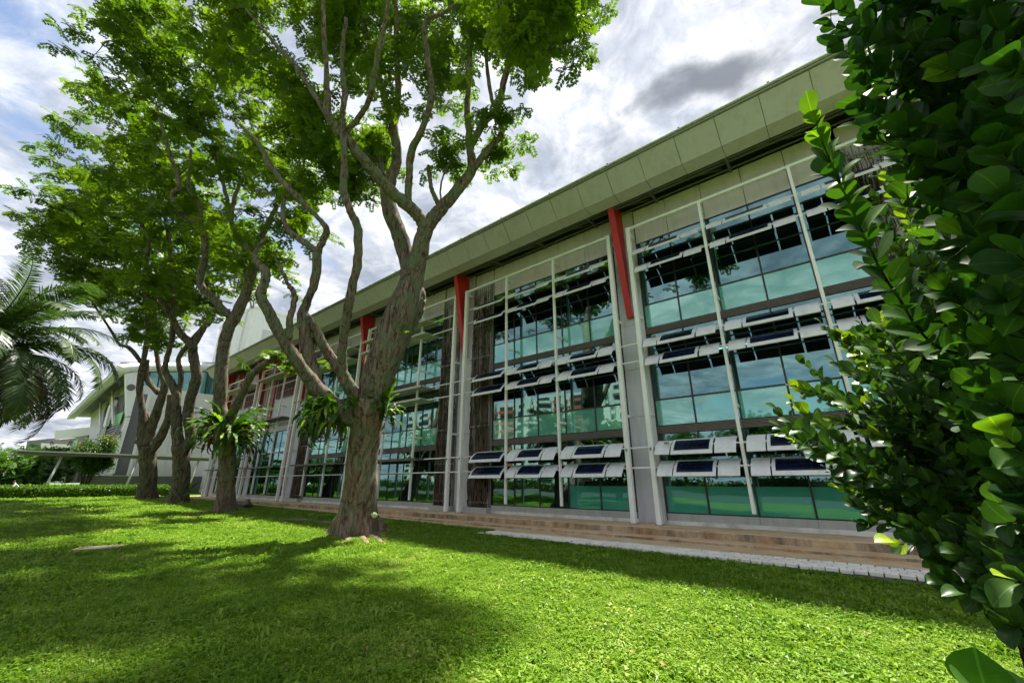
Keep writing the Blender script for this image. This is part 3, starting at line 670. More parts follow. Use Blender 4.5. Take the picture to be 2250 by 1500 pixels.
# bay 4, 5: solid upper floors in grey, pink and crimson, lattice windows
def solid_bay(xl, xr, posts):
    a, b_ = xl + 0.1, xr - 0.1; w_ = (b_ - a)
    xs_ = [a + w_ * i / 6 for i in range(7)]
    for p, q in zip(xs_[:-1], xs_[1:]):
        pane(p, q, -1.0, 1.0, 'glass_clear'); pane(p, q, 1.02, 2.5, 'glass_clear'); pane(p, q, 2.52, 4.3, 'glass_clear')
        B('sill_panel', 'sill_grey', p + .004, q - .004, YG - 0.05, YG + 0.15, -1.245, -1.02)
        B('wall_panel', 'wallpanel', p + .01, q - .01, YG - 0.03, YG + 0.1, 9.4, 11.66)
    for xx in xs_: B('mullion', 'mullion', xx - 0.028, xx + 0.028, YG - 0.03, YG + 0.05, -1.0, 4.3)
    for z in (1.01, 2.51, 4.31): transom(a, b_, z, 0.06)
    B('plinth', 'plinth_white', a - 0.02, b_ + 0.02, YG - 0.09, YG + 0.2, -1.378, -1.248)
    B('upper_wall', 'column_grey', a, b_, YG - 0.02, YG + 0.2, 4.36, 9.39)
    B('pink_strip', 'pink_panel', b_ - 0.75, b_ + 0.04, YG - 0.12, YG - 0.03, -0.2, 9.38)
    B('crimson_panel', 'crimson_panel', a + 0.7, a + 2.1, YG - 0.14, YG - 0.03, 4.5, 11.6)
    x0, x1, z0, z1 = a + 2.6, b_ - 0.9, 7.4, 9.2
    wf = B('lattice_window', 'bg_dark', x0, x1, YG - 0.07, YG - 0.025, z0, z1)
    for i in range(9): B('lattice_bar', 'crimson_panel', x0 + (x1 - x0) * i / 8 - 0.03, x0 + (x1 - x0) * i / 8 + 0.03, YG - 0.12, YG - 0.075, z0, z1, wf)
    for i in range(4): B('lattice_rail', 'crimson_panel', x0 - 0.05, x1 + 0.05, YG - 0.15, YG - 0.122, z0 + (z1 - z0) * i / 3 - 0.03, z0 + (z1 - z0) * i / 3 + 0.03, wf)
    rails(xl, xr, ROWS[1:]); top_rail(xl - 0.09, xr + 0.09); mid_posts(posts)
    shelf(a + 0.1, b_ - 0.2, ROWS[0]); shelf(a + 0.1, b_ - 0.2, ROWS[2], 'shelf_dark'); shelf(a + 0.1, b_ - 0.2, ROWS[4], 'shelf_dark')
solid_bay(-43.94, -35.96, [-41.3, -38.6]); solid_bay(-53.14, -44.86, [-50.4, -47.6])

# ================================================================ background buildings
# white block behind the roof
WBK = empty('white_block', (-70, 22, 0.5)); tag(WBK, 'tall white block rising behind the roof, grey recessed window', 'building')
boxo('wall', WBK, 'bg_white', -78, -64, 18.7, 34, 0.5, 26.1)
boxo('parapet', WBK, 'bg_white', -78.15, -63.85, 18.55, 34.1, 26.102, 26.5)
boxo('window', WBK, 'bg_lightgrey', -63.98, -63.9, 20.6, 23.6, 13.0, 23.2)
boxo('window_frame', WBK, 'slat_grey', -63.89, -63.8, 20.5, 23.7, 18.0, 18.15)
boxo('side_panel', WBK, 'bg_white', -63.97, -63.7, 23.75, 26.4, 12.0, 21.9)
boxo('canopy', WBK, 'bg_white', -63.97, -63.2, 26.6, 28.6, 22.0, 22.4)
boxo('window', WBK, 'bg_grey', -73.0, -71.0, 18.55, 18.69, 14.5, 18.0)
boxo('window', WBK, 'bg_grey', -69.0, -67.0, 18.55, 18.69, 14.5, 18.0)
for xx in (-66.5, -74.5): boxo('pilaster', WBK, 'bg_white', xx, xx + 0.5, 18.5, 18.69, 0.5, 26.1)

# white and grey building with leaning walls, left
LB = empty('leaning_building', (-72, 14, 0.5)); tag(LB, 'white and grey building with leaning walls and green panels', 'building')
XB = -72.0
def wallpoly(name, mat, pts, x=XB, thick=0.5, parent=None):
    P = [onX(px, py, x) for px, py in pts]; mb = MB().prism(P, (-thick, 0, 0)); return mb.build(name, mat, parent or LB)
wallpoly('white_wall', 'bg_cream', [(313, 846), (474, 868), (500, 870), (500, 1062), (262, 1062), (276, 1043), (300, 947), (318, 880)], thick=12)
for yy in (900, 935, 970, 1005): # cladding joints
    wallpoly('cladding_joint', 'bg_lightgrey', [(300, yy), (500, yy + 6), (500, yy + 6.7), (300, yy + 0.7)], XB + 0.03, 0.02)
for xx in (345, 385, 425):
    wallpoly('cladding_joint', 'bg_lightgrey', [(xx, 856 + (xx - 313) * .14), (xx + .7, 856 + (xx - 313) * .14), (xx - 24, 1042), (xx - 24.7, 1042)], XB + 0.031, 0.02)
gb = wallpoly('glass_band', 'glass_far', [(312, 812), (520, 814), (520, 872), (474, 868), (432, 862), (312, 847)], XB - 0.15, 0.3)
for a, b_ in [((330, 813), (326, 850)), ((352, 813), (346, 852)), ((405, 814), (394, 858)), ((458, 815), (450, 866))]:
    wallpoly('glazing_bar', 'bg_dark', [a, (a[0] + 1.6, a[1]), (b_[0] + 1.6, b_[1]), b_], XB + 0.1, 0.2, gb)
for a, b_ in [((395, 850), (440, 830)), ((440, 830), (470, 862))]:
    wallpoly('glazing_brace', 'bg_green', [a, (a[0], a[1] + 1.5), (b_[0], b_[1] + 1.5), b_], XB - 0.5, 0.1, gb)
# rounded white roof edge, rising slightly, and the eave running away from us
rp = [onX(258, 811, XB + 0.3), onX(300, 807, XB + 0.3), onX(360, 806, XB + 0.3), onX(430, 806, XB + 0.3), onX(520, 808, XB + 0.3)]
MB().tube(smooth_path(rp, 4), 0.62, 12).build('roof_edge', 'bg_white', LB, True)
p0 = onX(262, 808, XB); far = onY(146, 921, p0[1] + 0.2); q0 = onX(276, 818, XB); q1 = np.array([far[0], q0[1] + 0.6, q0[2] - 1.2])
MB().prism([p0, q0, q1, far], (0, 0, 0.5)).build('eave', 'bg_lightgrey', LB)
MB().prism([p0 + [0, 0, .52], onX(520, 806, XB) + [0, 0, .52], np.array([XB - 60, 22, p0[2] + .6]), far + [0, 0, .52]], (0, 0, 0.25)).build('roof', 'bg_grey', LB)
wallpoly('grey_wall', 'bg_grey', [(300, 861), (318, 866), (326, 866), (278, 1048), (247, 1048), (281, 914)], XB + 0.25, 0.2)
wallpoly('white_strip', 'bg_white', [(326, 864), (333, 866), (283, 1046), (277, 1046)], XB + 0.28, 0.2)
wd_ = wallpoly('white_wedge', 'bg_white', [(276, 820), (310, 816), (300, 864), (287, 914), (278, 914)], XB + 0.5, 0.9)
o = MB().tube([onX(288, 851, XB + 0.52), onX(288, 851, XB + 0.6)], 0.42, 20).build('round_vent', 'bg_grey', wd_)
wallpoly('white_strut', 'bg_white', [(279, 916), (287, 916), (262, 1000), (252, 1040), (243, 1040), (250, 1000)], XB + 0.5, 0.4)
sg = wallpoly('sign_letter', 'bg_dark', [(262, 948), (267.5, 947), (265, 960), (260, 962)], XB + 0.66, 0.12)
wallpoly('sign_letter', 'bg_white', [(263.6, 951), (265.3, 950.5), (263.4, 958.5), (262, 959)], XB + 0.69, 0.12)
# recessed side: grey walls, green panels, dark openings, balcony band
def sidepoly(name, mat, pts, y, thick=0.4, parent=None):
    P = [onY(px, py, y) for px, py in pts]; return MB().prism(P, (0, thick, 0)).build(name, mat, parent or LB)
ys0 = onX(280, 850, XB)[1] + 0.3
sidepoly('recess_wall', 'bg_lightgrey', [(240, 832), (277, 824), (277, 930), (240, 1058)], ys0 + 1.2)
sidepoly('recess_wall', 'bg_lightgrey', [(203, 866), (239, 836), (239, 1058), (190, 1058)], ys0 + 1.6)
sidepoly('recess_opening', 'bg_dark', [(262, 872), (276, 862), (270, 905), (225, 1000), (214, 1000)], ys0 + 1.1, 0.06)
sidepoly('recess_opening', 'bg_dark', [(228, 905), (240, 880), (240, 950), (214, 1010)], ys0 + 1.5, 0.06)
sidepoly('green_panel', 'bg_green', [(246, 914), (271, 904), (262, 931), (246, 936)], ys0 + 0.9, 0.1)
sidepoly('green_panel', 'bg_green', [(233, 921), (244, 916), (244, 937), (231, 944)], ys0 + 1.3, 0.1)
sidepoly('white_fin', 'bg_white', [(244, 838), (246.5, 838), (247.5, 930), (245, 930)], ys0 + 0.5, 0.2)
sidepoly('white_fin', 'bg_white', [(218, 868), (220, 868), (220, 940), (218, 940)], ys0 + 0.8, 0.2)
sidepoly('white_fin', 'bg_white', [(239, 890), (243, 890), (222, 970), (216, 970)], ys0 + 0.6, 0.2)
for k in range(4): sidepoly('window_louvre', 'slat_grey', [(224 + k, 949 + k * 5), (262 - k * 3, 932 + k * 6), (262 - k * 3, 934.5 + k * 6), (224 + k, 951.5 + k * 5)], ys0 + 0.85, 0.1)
sidepoly('round_vent', 'bg_dark', [(250, 875), (253, 871.5), (257, 872), (259, 875), (256, 878), (252, 878.5)], ys0 + 1.0, 0.15)
sidepoly('balcony_band', 'bg_lightgrey', [(120, 946), (221, 935), (200, 955), (120, 965)], ys0 + 0.3, 1.0)
sidepoly('leaning_pier', 'bg_lightgrey', [(198, 952), (222, 936), (203, 1000), (185, 1000)], ys0 + 0.2, 0.6)
sidepoly('undercroft', 'bg_dark', [(60, 968), (196, 955), (190, 1060), (40, 1062)], ys0 + 2.4, 0.2)
sidepoly('balcony_slab', 'bg_cream', [(90, 973), (158, 976), (155, 984), (90, 984)], ys0 + 1.0, 1.0)
sidepoly('balcony_slab', 'bg_lightgrey', [(70, 1016), (146, 1016), (142, 1026), (70, 1026)], ys0 + 0.6, 1.2)
for k in range(6): sidepoly('balcony_rail', 'slat_grey', [(70, 1004 + k * 2), (146, 1004 + k * 2), (146, 1004.9 + k * 2), (70, 1004.9 + k * 2)], ys0 + 0.5, 0.1)
sidepoly('leaning_leg', 'bg_grey', [(186, 975), (200, 965), (165, 1060), (143, 1060)], ys0 + 0.1, 0.6)
sidepoly('leg_edge', 'bg_white', [(155, 1005), (161, 1005), (145, 1060), (140, 1060)], ys0 - 0.1, 0.3)
sidepoly('green_panel', 'bg_green', [(162, 968), (173, 963), (168, 978), (160, 981)], ys0 + 0.05, 0.1)
for k in range(3): sidepoly('window_louvre', 'slat_grey', [(150 + k, 990 + k * 7), (168 - k * 2, 986 + k * 7), (168 - k * 2, 987.5 + k * 7), (150 + k, 991.5 + k * 7)], ys0 + 0.0, 0.1)
sidepoly('stair_wall', 'bg_lightgrey', [(100, 1044), (146, 1043), (143, 1060), (92, 1060)], ys0 - 0.3, 0.6)

# grey slatted wall in front of it
XS = -69.0
SW = empty('slatted_wall', (XS, 13, 0.4)); tag(SW, 'low grey slatted wall before the leaning building', 'wall')
ya, yb = onX(181, 1046, XS)[1], onX(480, 1049, XS)[1]; zt = onX(300, 1046, XS)[2]
boxo('core', SW, 'bg_grey', XS - 0.4, XS - 0.1, ya, yb, 0.0, zt)
boxo('coping', SW, 'bg_lightgrey', XS - 0.45, XS + 0.05, ya - 0.05, yb + 0.05, zt + 0.002, zt + 0.09)
nsl = 9
for k in range(nsl): boxo('slat', SW, 'slat_grey', XS - 0.097, XS + 0.01, ya, yb, 0.36 + (zt - 0.42) * k / nsl, 0.36 + (zt - 0.42) * (k + 0.62) / nsl)

# covered walkway
XW = -64.0
CW_ = empty('covered_walkway', (XW, 10, 0.4)); tag(CW_, 'long flat walkway canopy on slender leaning posts', 'canopy')
c0, c1 = onX(40, 989, XW), onX(480, 1010, XW); zc = (c0[2] + c1[2]) / 2
boxo('canopy_roof', CW_, 'canopy_dark', XW - 2.2, XW, c0[1], c1[1], zc - 0.22, zc + 0.12)
boxo('canopy_edge', CW_, 'bg_lightgrey', XW + 0.002, XW + 0.06, c0[1], c1[1], zc + 0.04, zc + 0.16)
for pxp in (136, 306, 440):
    tpt = onX(pxp, 1003, XW - 0.6); bpt = np.array([XW - 0.6, tpt[1] - 0.55, 0.3])
    MB().tube([bpt, tpt], 0.11, 10).build('walkway_post', 'bg_lightgrey', CW_, True)

# apartment slab and street trees on the other side of the lawn (seen in the glass)
AP = empty('apartment_block', (-100, -100, 0)); tag(AP, 'red and white apartment slab mirrored in the glass', 'building')
boxo('wall', AP, 'hdb_white', -175, -52, -114, -100, -1, 34)
for k in range(10):
    for j in range(14):
        x0 = -174 + j * 8.8; z0 = 1.2 + k * 3.2
        boxo('balcony_band', AP, 'hdb_red' if (j // 2) % 2 else 'hdb_white', x0, x0 + 7.6, -99.99, -99.2, z0, z0 + 1.1)
        boxo('window', AP, 'hdb_window', x0 + 0.4, x0 + 6.8, -99.98, -99.7, z0 + 1.3, z0 + 2.7)
for j in range(7): boxo('stair_tower', AP, 'hdb_white', -170 + j * 17.6, -167.5 + j * 17.6, -99.5, -98.6, -1, 36)
# ================================================================ rain trees
# compound leaf: a drooping rachis with pairs of diamond pinnae
def make_leaf(npair=4):
    tv = []; tf = []
    def pinna(x, ang, L, wd):
        d_ = np.array([math.cos(ang), math.sin(ang)]); n_ = np.array([-d_[1], d_[0]]); b_ = np.array([x, 0.0])
        pts = [b_, b_ + d_ * L * .5 + n_ * wd, b_ + d_ * L, b_ + d_ * L * .5 - n_ * wd]
        k = len(tv)
        for p in pts: tv.append((p[0], p[1], -0.22 * p[0] ** 2 - 0.25 * p[1] ** 2))
        tf.append((k, k + 1, k + 2, k + 3))
    for i in range(npair):
        x = 0.22 + 0.68 * i / (npair - 1); L = 0.46 - 0.10 * i / (npair - 1)
        for s_ in (1, -1): pinna(x, s_ * R(58), L, 0.115)
    pinna(0.92, 0, 0.30, 0.08)
    return np.array(tv), np.array(tf)
LEAF_V, LEAF_F = make_leaf(4)

def inpoly(p, poly):
    x, y = p; c = False; j = len(poly) - 1
    for i in range(len(poly)):
        if (poly[i][1] > y) != (poly[j][1] > y) and x < (poly[j][0] - poly[i][0]) * (y - poly[i][1]) / (poly[j][1] - poly[i][1]) + poly[i][0]: c = not c
        j = i
    return c

def rain_tree(label, base_px, d0, trunk, limbs, regions, leafsize, seed, bark='bark', limbmat='bark_limb', leaves_per=60, spread=(0.75, 0.3), roots=()):
    """trunk/limbs: rows (px, py, width px, depth offset); regions: (polygon, count, depth lo, depth hi)"""
    rs = random.Random(seed); rn = np.random.default_rng(seed)
    def conv(rows):
        P = []; r_ = []
        for px, py, wd, dz in rows: dd = d0 + dz; P.append(at_depth(px, py, dd)); r_.append(wd / 2 * dd / FPX)
        return np.array(P), np.array(r_)
    TP, TR = conv(trunk)
    base = TP[0].copy(); gz = float(lawn_z(base[0])); 
    T = empty('rain_tree', (base[0], base[1], gz)); tag(T, label, 'tree', 'rain trees in a row along the lawn')
    TP = np.vstack([[base[0], base[1], gz - 0.25], TP]); TR = np.concatenate([[TR[0] * (1.12 if d0 < 20 else 1.02)], TR])
    sp = smooth_path(np.column_stack([TP, TR]), 9)
    hgt = sp[:, 2] - gz; fl = np.clip(1 - hgt / 1.1, 0, 1) ** 2 * (0.55 if d0 < 20 else 0.22)
    MB().tube(sp[:, :3], sp[:, 3], 44, 0.02, fl, seed=seed, rough=0.045 if d0 < 20 else 0.05).build('trunk', bark, T, True)
    nodes = [sp[-3:, :3]]
    for li, lm in enumerate(limbs):
        P, r_ = conv(lm); q = smooth_path(np.column_stack([P, np.maximum(r_, 0.01)]), 7)
        q[1:-1, :3] += rn.normal(0, 0.012, (len(q) - 2, 3))
        big_ = q[0, 3] > 0.16
        MB().tube(q[:, :3], q[:, 3], 30 if big_ else 12, 0.03 if big_ else 0.07, seed=seed + li, rough=0.03 if big_ else 0.012).build('limb', limbmat, T, True)
        nodes.append(q[int(len(q) * 0.35):, :3])
    nodes = np.vstack(nodes)
    # leaf clumps through the crown's volume
    C = []
    for poly, cnt, lo, hi in regions:
        xs_ = [p[0] for p in poly]; ys_ = [p[1] for p in poly]; k = 0; tries = 0
        while k < cnt and tries < cnt * 60:
            tries += 1
            p = (rs.uniform(min(xs_), max(xs_)), rs.uniform(min(ys_), max(ys_)))
            if inpoly(p, poly): C.append(at_depth(p[0], p[1], d0 + rs.uniform(lo, hi))); k += 1
    C = np.array(C); C = C[C[:, 2] < 30]
    order = np.argsort([np.min(np.linalg.norm(nodes - c, axis=1)) for c in C]); mb = MB(); tips = []
    for oi in order:
        c = C[oi]; dist = np.linalg.norm(nodes - c, axis=1) + 0.9 * np.maximum(0, nodes[:, 2] - c[2]); k = int(np.argmin(dist)); s_ = nodes[k]
        L = np.linalg.norm(c - s_)
        m1 = s_ + (c - s_) * 0.35 + np.array([0, 0, 0.12 * L]) + rn.normal(0, 0.06 * L, 3); m2 = s_ + (c - s_) * 0.72 + np.array([0, 0, 0.10 * L]) + rn.normal(0, 0.05 * L, 3)
        q = smooth_path(np.vstack([s_, m1, m2, c]), 4); r0 = min(0.085, 0.016 + 0.011 * L)
        mb.tube(q, np.linspace(r0, 0.008, len(q)), 5, seed=oi); nodes = np.vstack([nodes, q[3:]])
        for j in range(3):          # side twigs
            e = c + rn.normal(0, 1, 3) * [spread[0] * .8, spread[0] * .8, spread[1]]; b_ = q[-3]
            mb.tube([b_, (b_ + e) / 2 + [0, 0, 0.08], e], [0.012, 0.009, 0.005], 4, seed=j)
    mb.build('branches', 'twig', T, True)['kind'] = 'stuff'
    # sprays: rosettes of leaves radiating from twig ends, several to a clump
    ns = max(4, leaves_per // 8); nS = len(C) * ns; cs = np.repeat(C, ns, axis=0); csz = np.repeat(rn.uniform(0.7, 1.2, len(C)), ns)[:, None]
    scn = cs + rn.normal(0, 1, (nS, 3)) * [spread[0], spread[0], spread[1]] * csz
    per = 8; n_ = nS * per; pos = np.repeat(scn, per, axis=0) + rn.normal(0, 0.04, (n_, 3))
    a_ = (np.tile(np.arange(per), nS) + np.repeat(rn.uniform(0, 1, nS), per)) / per * 2 * math.pi + rn.normal(0, .25, n_)
    dirs = np.stack([np.cos(a_), np.sin(a_), rn.normal(-0.12, 0.3, n_)], 1)
    tl = np.repeat(rn.normal(0, .28, (nS, 2)), per, axis=0); norms = np.column_stack([tl + rn.normal(0, .15, (n_, 2)), np.ones(n_)])
    dirs[:, 2] -= (dirs[:, :2] * tl).sum(1)
    rnd = np.clip(np.repeat(np.repeat(rn.uniform(0, 1, len(C)), ns), per) * 0.55 + np.repeat(rn.uniform(0, .35, nS), per) + rn.uniform(0, 0.15, n_), 0, 1)
    me = scatter('crown', LEAF_V, LEAF_F, pos, dirs, norms, leafsize * rn.uniform(0.7, 1.2, n_), 'rain_leaf', rnd)
    link(bpy.data.objects.new('crown', me), T)
    for rt in roots:
        P = []
        for px, py in rt:
            p = onZ(px, py, 0.2)
            for _ in range(4): p = onZ(px, py, float(lawn_z(p[0], p[1])) + 0.02)
            P.append(p)
        P = np.array(P); wv = np.linspace(0.13, 0.04, len(P)) * (d0 / 20 + 0.4); P[:, 2] -= wv * 0.45
        q = smooth_path(np.column_stack([P, wv]), 5); MB().tube(q[:, :3], q[:, 3], 8, 0.12, seed=seed).build('root', 'root', T, True)
    return T

# --- T1, the big forked tree
T1 = rain_tree('big forked rain tree nearest the camera, ferns in its fork', (785, 1182), 14.2,
  [(783, 1172, 96, 0), (785, 1135, 82, 0), (791, 1080, 72, 0), (796, 1010, 66, 0), (803, 950, 67, 0), (806, 905, 74, 0), (810, 872, 70, 0)],
  [ # right main limb, double
   [(812, 905, 66, 0), (832, 825, 70, 0.2), (858, 750, 72, 0.5), (885, 678, 66, 0.8), (905, 620, 50, 1.0), (917, 575, 42, 1.0), (932, 515, 34, 1.0), (938, 486, 30, 1.0)],
   [(850, 790, 50, 0.6), (878, 730, 55, 1.0), (904, 680, 52, 1.2), (916, 648, 40, 1.3), (910, 622, 26, 1.4)],
   # back stem
   [(893, 650, 36, 1.3), (897, 590, 34, 1.8), (882, 528, 35, 2.0), (860, 470, 34, 2.2), (850, 425, 30, 2.3), (858, 395, 26, 2.4), (872, 345, 20, 2.5), (860, 262, 20, 2.6), (842, 205, 15, 2.7), (822, 135, 13, 2.7), (800, 40, 9, 2.7), (790, -60, 6, 2.7)],
   [(862, 290, 18, 2.6), (874, 225, 14, 2.6), (873, 140, 12, 2.4), (870, 45, 10, 2.2), (872, -80, 6, 2.0)],
   [(851, 430, 17, 2.3), (841, 385, 14, 2.5), (834, 335, 13, 2.7), (836, 290, 9, 2.8)],
   # fork A
   [(938, 500, 28, 1.0), (912, 467, 28, 0.8), (884, 442, 27, 0.6), (850, 411, 26, 0.4), (803, 355, 23, 0.1), (761, 305, 20, -0.1), (736, 278, 18, -0.2), (720, 245, 16, -0.3), (717, 145, 12, -0.4), (710, 45, 10, -0.6), (712, -60, 7, -0.8)],
   [(738, 282, 12, -0.2), (706, 233, 11, -0.1), (676, 186, 10, 0.2), (640, 135, 9, 0.5), (592, 84, 7, 0.8), (540, 20, 5, 1.0)],
   [(756, 298, 13, -0.1), (782, 266, 12, -0.3), (812, 220, 12, -0.6), (822, 163, 12, -0.8), (837, 92, 10, -1.0), (856, -5, 8, -1.2), (868, -90, 5, -1.3)],
   [(897, 452, 17, 0.7), (898, 398, 16, 0.6), (905, 332, 16, 0.5), (929, 280, 14, 0.3), (949, 208, 14, 0.2), (941, 140, 12, 0.1), (934, 52, 12, 0), (966, 33, 8, -0.1), (1010, 4, 7, -0.2), (1060, -50, 5, -0.3)],
   # fork B
   [(936, 505, 30, 1.0), (948, 484, 30, 1.0), (968, 461, 28, 1.1), (1004, 419, 24, 1.2), (1036, 374, 23, 1.3), (1034, 335, 19, 1.3), (1031, 306, 17, 1.4), (1027, 232, 13, 1.5), (1032, 140, 12, 1.6), (1037, 45, 9, 1.6), (1040, -60, 6, 1.6)],
   [(1034, 322, 16, 1.3), (1060, 275, 16, 1.3), (1096, 230, 15, 1.2), (1110, 163, 12, 1.2), (1139, 84, 10, 1.1), (1168, 8, 8, 1.0), (1190, -60, 5, 1.0)],
   [(1038, 372, 18, 1.3), (1078, 322, 14, 1.5), (1102, 295, 13, 1.6), (1097, 262, 11, 1.7), (1079, 210, 9, 1.8), (1067, 118, 8, 1.9), (1062, 30, 5, 2.0)],
   [(968, 456, 11, 1.1), (951, 424, 10, 1.0), (945, 395, 9, 0.9), (941, 364, 8, 0.9)],
   [(968, 452, 5, 1.1), (970, 400, 4, 1.0), (990, 350, 4, 1.0), (1010, 305, 3, 1.0)],
   # left vertical stem
   [(790, 880, 30, -0.1), (764, 845, 26, -0.3), (751, 800, 20, -0.4), (757, 725, 19, -0.5), (771, 650, 20, -0.6), (785, 575, 19, -0.6), (787, 520, 18, -0.6), (784, 492, 18, -0.6), (770, 465, 16, -0.6), (755, 420, 16, -0.5), (757, 350, 15, -0.4), (754, 300, 14, -0.3), (752, 255, 12, -0.2), (757, 205, 12, -0.2), (750, 130, 10, -0.3), (760, 40, 7, -0.4)],
   # left limbs
   [(800, 925, 44, -0.1), (758, 912, 38, -0.3), (722, 880, 35, -0.6), (690, 845, 32, -0.8), (663, 808, 28, -1.0), (630, 760, 25, -1.2), (604, 713, 23, -1.3), (581, 668, 22, -1.3), (574, 645, 21, -1.3), (583, 618, 19, -1.2), (583, 596, 17, -1.1), (562, 572, 13, -1.0), (566, 545, 9, -0.9), (588, 520, 6, -0.8)],
   [(634, 745, 15, -1.2), (637, 700, 14, -1.1), (648, 652, 12, -1.0), (632, 622, 9, -0.9), (616, 585, 7, -0.8), (600, 560, 4, -0.8)],
   [(790, 885, 30, 0.1), (765, 845, 26, 0.1), (741, 806, 23, 0.1), (714, 764, 22, 0), (686, 712, 20, 0), (668, 690, 18, 0)],
   [(706, 862, 26, -0.5), (688, 818, 26, -0.4), (676, 762, 26, -0.2), (666, 702, 25, 0), (673, 668, 18, 0.1), (690, 625, 18, 0.2), (696, 560, 18, 0.3), (690, 548, 14, 0.3), (660, 526, 13, 0.5), (628, 497, 11, 0.7), (624, 450, 7, 0.8), (640, 400, 4, 0.9)],
   [(696, 562, 15, 0.3), (708, 530, 14, 0.3), (718, 504, 13, 0.3), (697, 476, 10, 0.4), (666, 446, 12, 0.5), (634, 414, 12, 0.6), (593, 364, 12, 0.8), (570, 318, 10, 1.0), (528, 275, 6, 1.2)],
  ],
  [([(470, -170), (840, -170), (900, -50), (1300, -60), (1300, 20), (1240, 80), (1190, 130), (1140, 180), (1090, 180), (1000, 230), (860, 280), (720, 310), (560, 280), (480, 100)], 88, 0.8, 5.5),
   ([(640, 300), (860, 260), (820, 400), (740, 450), (640, 440)], 20, 2.5, 5.5),
   ([(1030, 190), (1110, 200), (1120, 350), (1060, 390), (1040, 320)], 3, 0.8, 2.4),
   ([(930, 350), (1010, 330), (1000, 420), (950, 420)], 2, 0.6, 1.4),
   ([(1100, -60), (1230, -40), (1250, 30), (1190, 110), (1120, 180)], 11, -3.0, -1.0)],
  0.40, 21, leaves_per=80, spread=(0.66, 0.27), roots=[[(826, 1172), (846, 1180), (866, 1186)], [(748, 1176), (730, 1183), (708, 1188)], [(770, 1180), (760, 1190), (742, 1198)], [(798, 1182), (806, 1192), (822, 1199)], [(815, 1178), (834, 1187), (848, 1196)]])

T2 = rain_tree('second rain tree, a nest fern wrapped round its trunk', (495, 1128), 23.5,
  [(494, 1122, 42, 0), (496, 1090, 35, 0), (498, 1043, 33, 0), (499, 990, 33, 0), (498, 945, 34, 0), (496, 915, 34, 0)],
  [[(492, 925, 28, 0), (483, 889, 26, 0), (485, 850, 26, 0), (487, 805, 25, 0.2), (493, 755, 24, 0.3), (505, 715, 24, 0.4), (520, 692, 23, 0.5), (546, 625, 20, 0.6), (555, 565, 20, 0.7), (530, 530, 14, 0.8), (506, 480, 10, 0.8), (495, 420, 8, 0.8), (470, 340, 6, 0.6)],
   [(512, 702, 16, 0.4), (490, 680, 15, 0.2), (462, 650, 15, 0), (440, 622, 15, -0.2), (450, 565, 14, -0.4), (442, 500, 12, -0.6), (395, 470, 12, -0.8), (381, 430, 12, -0.8), (395, 405, 10, -0.9), (370, 330, 8, -1), (350, 260, 6, -1)],
   [(442, 505, 8, -0.6), (438, 450, 8, -0.4), (415, 410, 7, -0.2), (420, 330, 5, 0)],
   [(555, 570, 15, 0.7), (575, 520, 12, 1.0), (600, 470, 10, 1.4), (620, 420, 8, 1.6), (640, 370, 5, 1.8)],
   [(506, 480, 9, 0.8), (520, 420, 8, 1.0), (545, 380, 8, 1.2), (575, 375, 6, 1.4)],
   [(500, 925, 20, 0), (512, 905, 18, -0.2), (528, 873, 16, -0.4), (551, 827, 16, -0.6), (583, 798, 14, -0.8), (603, 781, 11, -0.9), (628, 766, 4, -1.0)]],
  [([(170, 40), (240, -50), (500, -50), (560, 100), (640, 250), (690, 370), (670, 490), (590, 540), (540, 600), (470, 600), (340, 420), (220, 220)], 92, -2.0, 5.0),
   ([(570, 520), (670, 500), (680, 560), (600, 600), (570, 600)], 4, 0, 2),
   ([(600, 760), (650, 750), (640, 800), (600, 810)], 2, -1.2, -0.6)],
  0.54, 33, leaves_per=64, spread=(0.95, 0.38), roots=[[(475, 1125), (450, 1128), (420, 1132), (372, 1138), (330, 1146), (285, 1152)], [(515, 1122), (545, 1118), (580, 1117)], [(480, 1126), (462, 1121), (448, 1124)]])

T3 = rain_tree('third rain tree, two parallel stems above a bare trunk', (390, 1104), 31.0,
  [(391, 1100, 38, 0), (396, 1075, 33, 0), (399, 1044, 32, 0), (398, 1010, 31, 0), (398, 978, 33, 0)],
  [[(394, 985, 24, 0), (388, 935, 20, 0), (388, 890, 17, 0), (386, 862, 16, 0), (374, 836, 14, 0), (362, 812, 12, 0), (366, 790, 10, 0), (378, 740, 10, 0), (379, 680, 10, 0), (376, 600, 9, 0), (368, 500, 8, 0), (345, 420, 6, 0)],
   [(404, 985, 24, 0), (420, 962, 21, 0.2), (413, 915, 21, 0.3), (418, 880, 20, 0.4), (428, 846, 20, 0.4), (432, 822, 20, 0.4), (424, 780, 18, 0.4), (421, 757, 17, 0.3), (395, 732, 14, 0.2), (378, 698, 12, 0), (350, 650, 10, -0.3), (322, 590, 9, -0.6), (326, 525, 7, -0.8), (300, 470, 5, -1)],
   [(422, 765, 14, 0.4), (444, 724, 13, 0.6), (466, 698, 10, 0.8), (480, 650, 6, 1.0)],
   [(388, 900, 10, 0), (398, 830, 10, 0.3), (392, 790, 9, 0.4), (410, 760, 9, 0.5), (440, 726, 8, 0.6)]],
  [([(160, 210), (300, 190), (460, 360), (540, 540), (570, 620), (500, 680), (400, 690), (310, 620), (210, 470), (140, 310)], 92, -3, 5)],
  0.68, 45, bark='bark_far', limbmat='bark_far', leaves_per=56, spread=(1.1, 0.45), roots=[[(405, 1102), (425, 1104), (440, 1106)]])

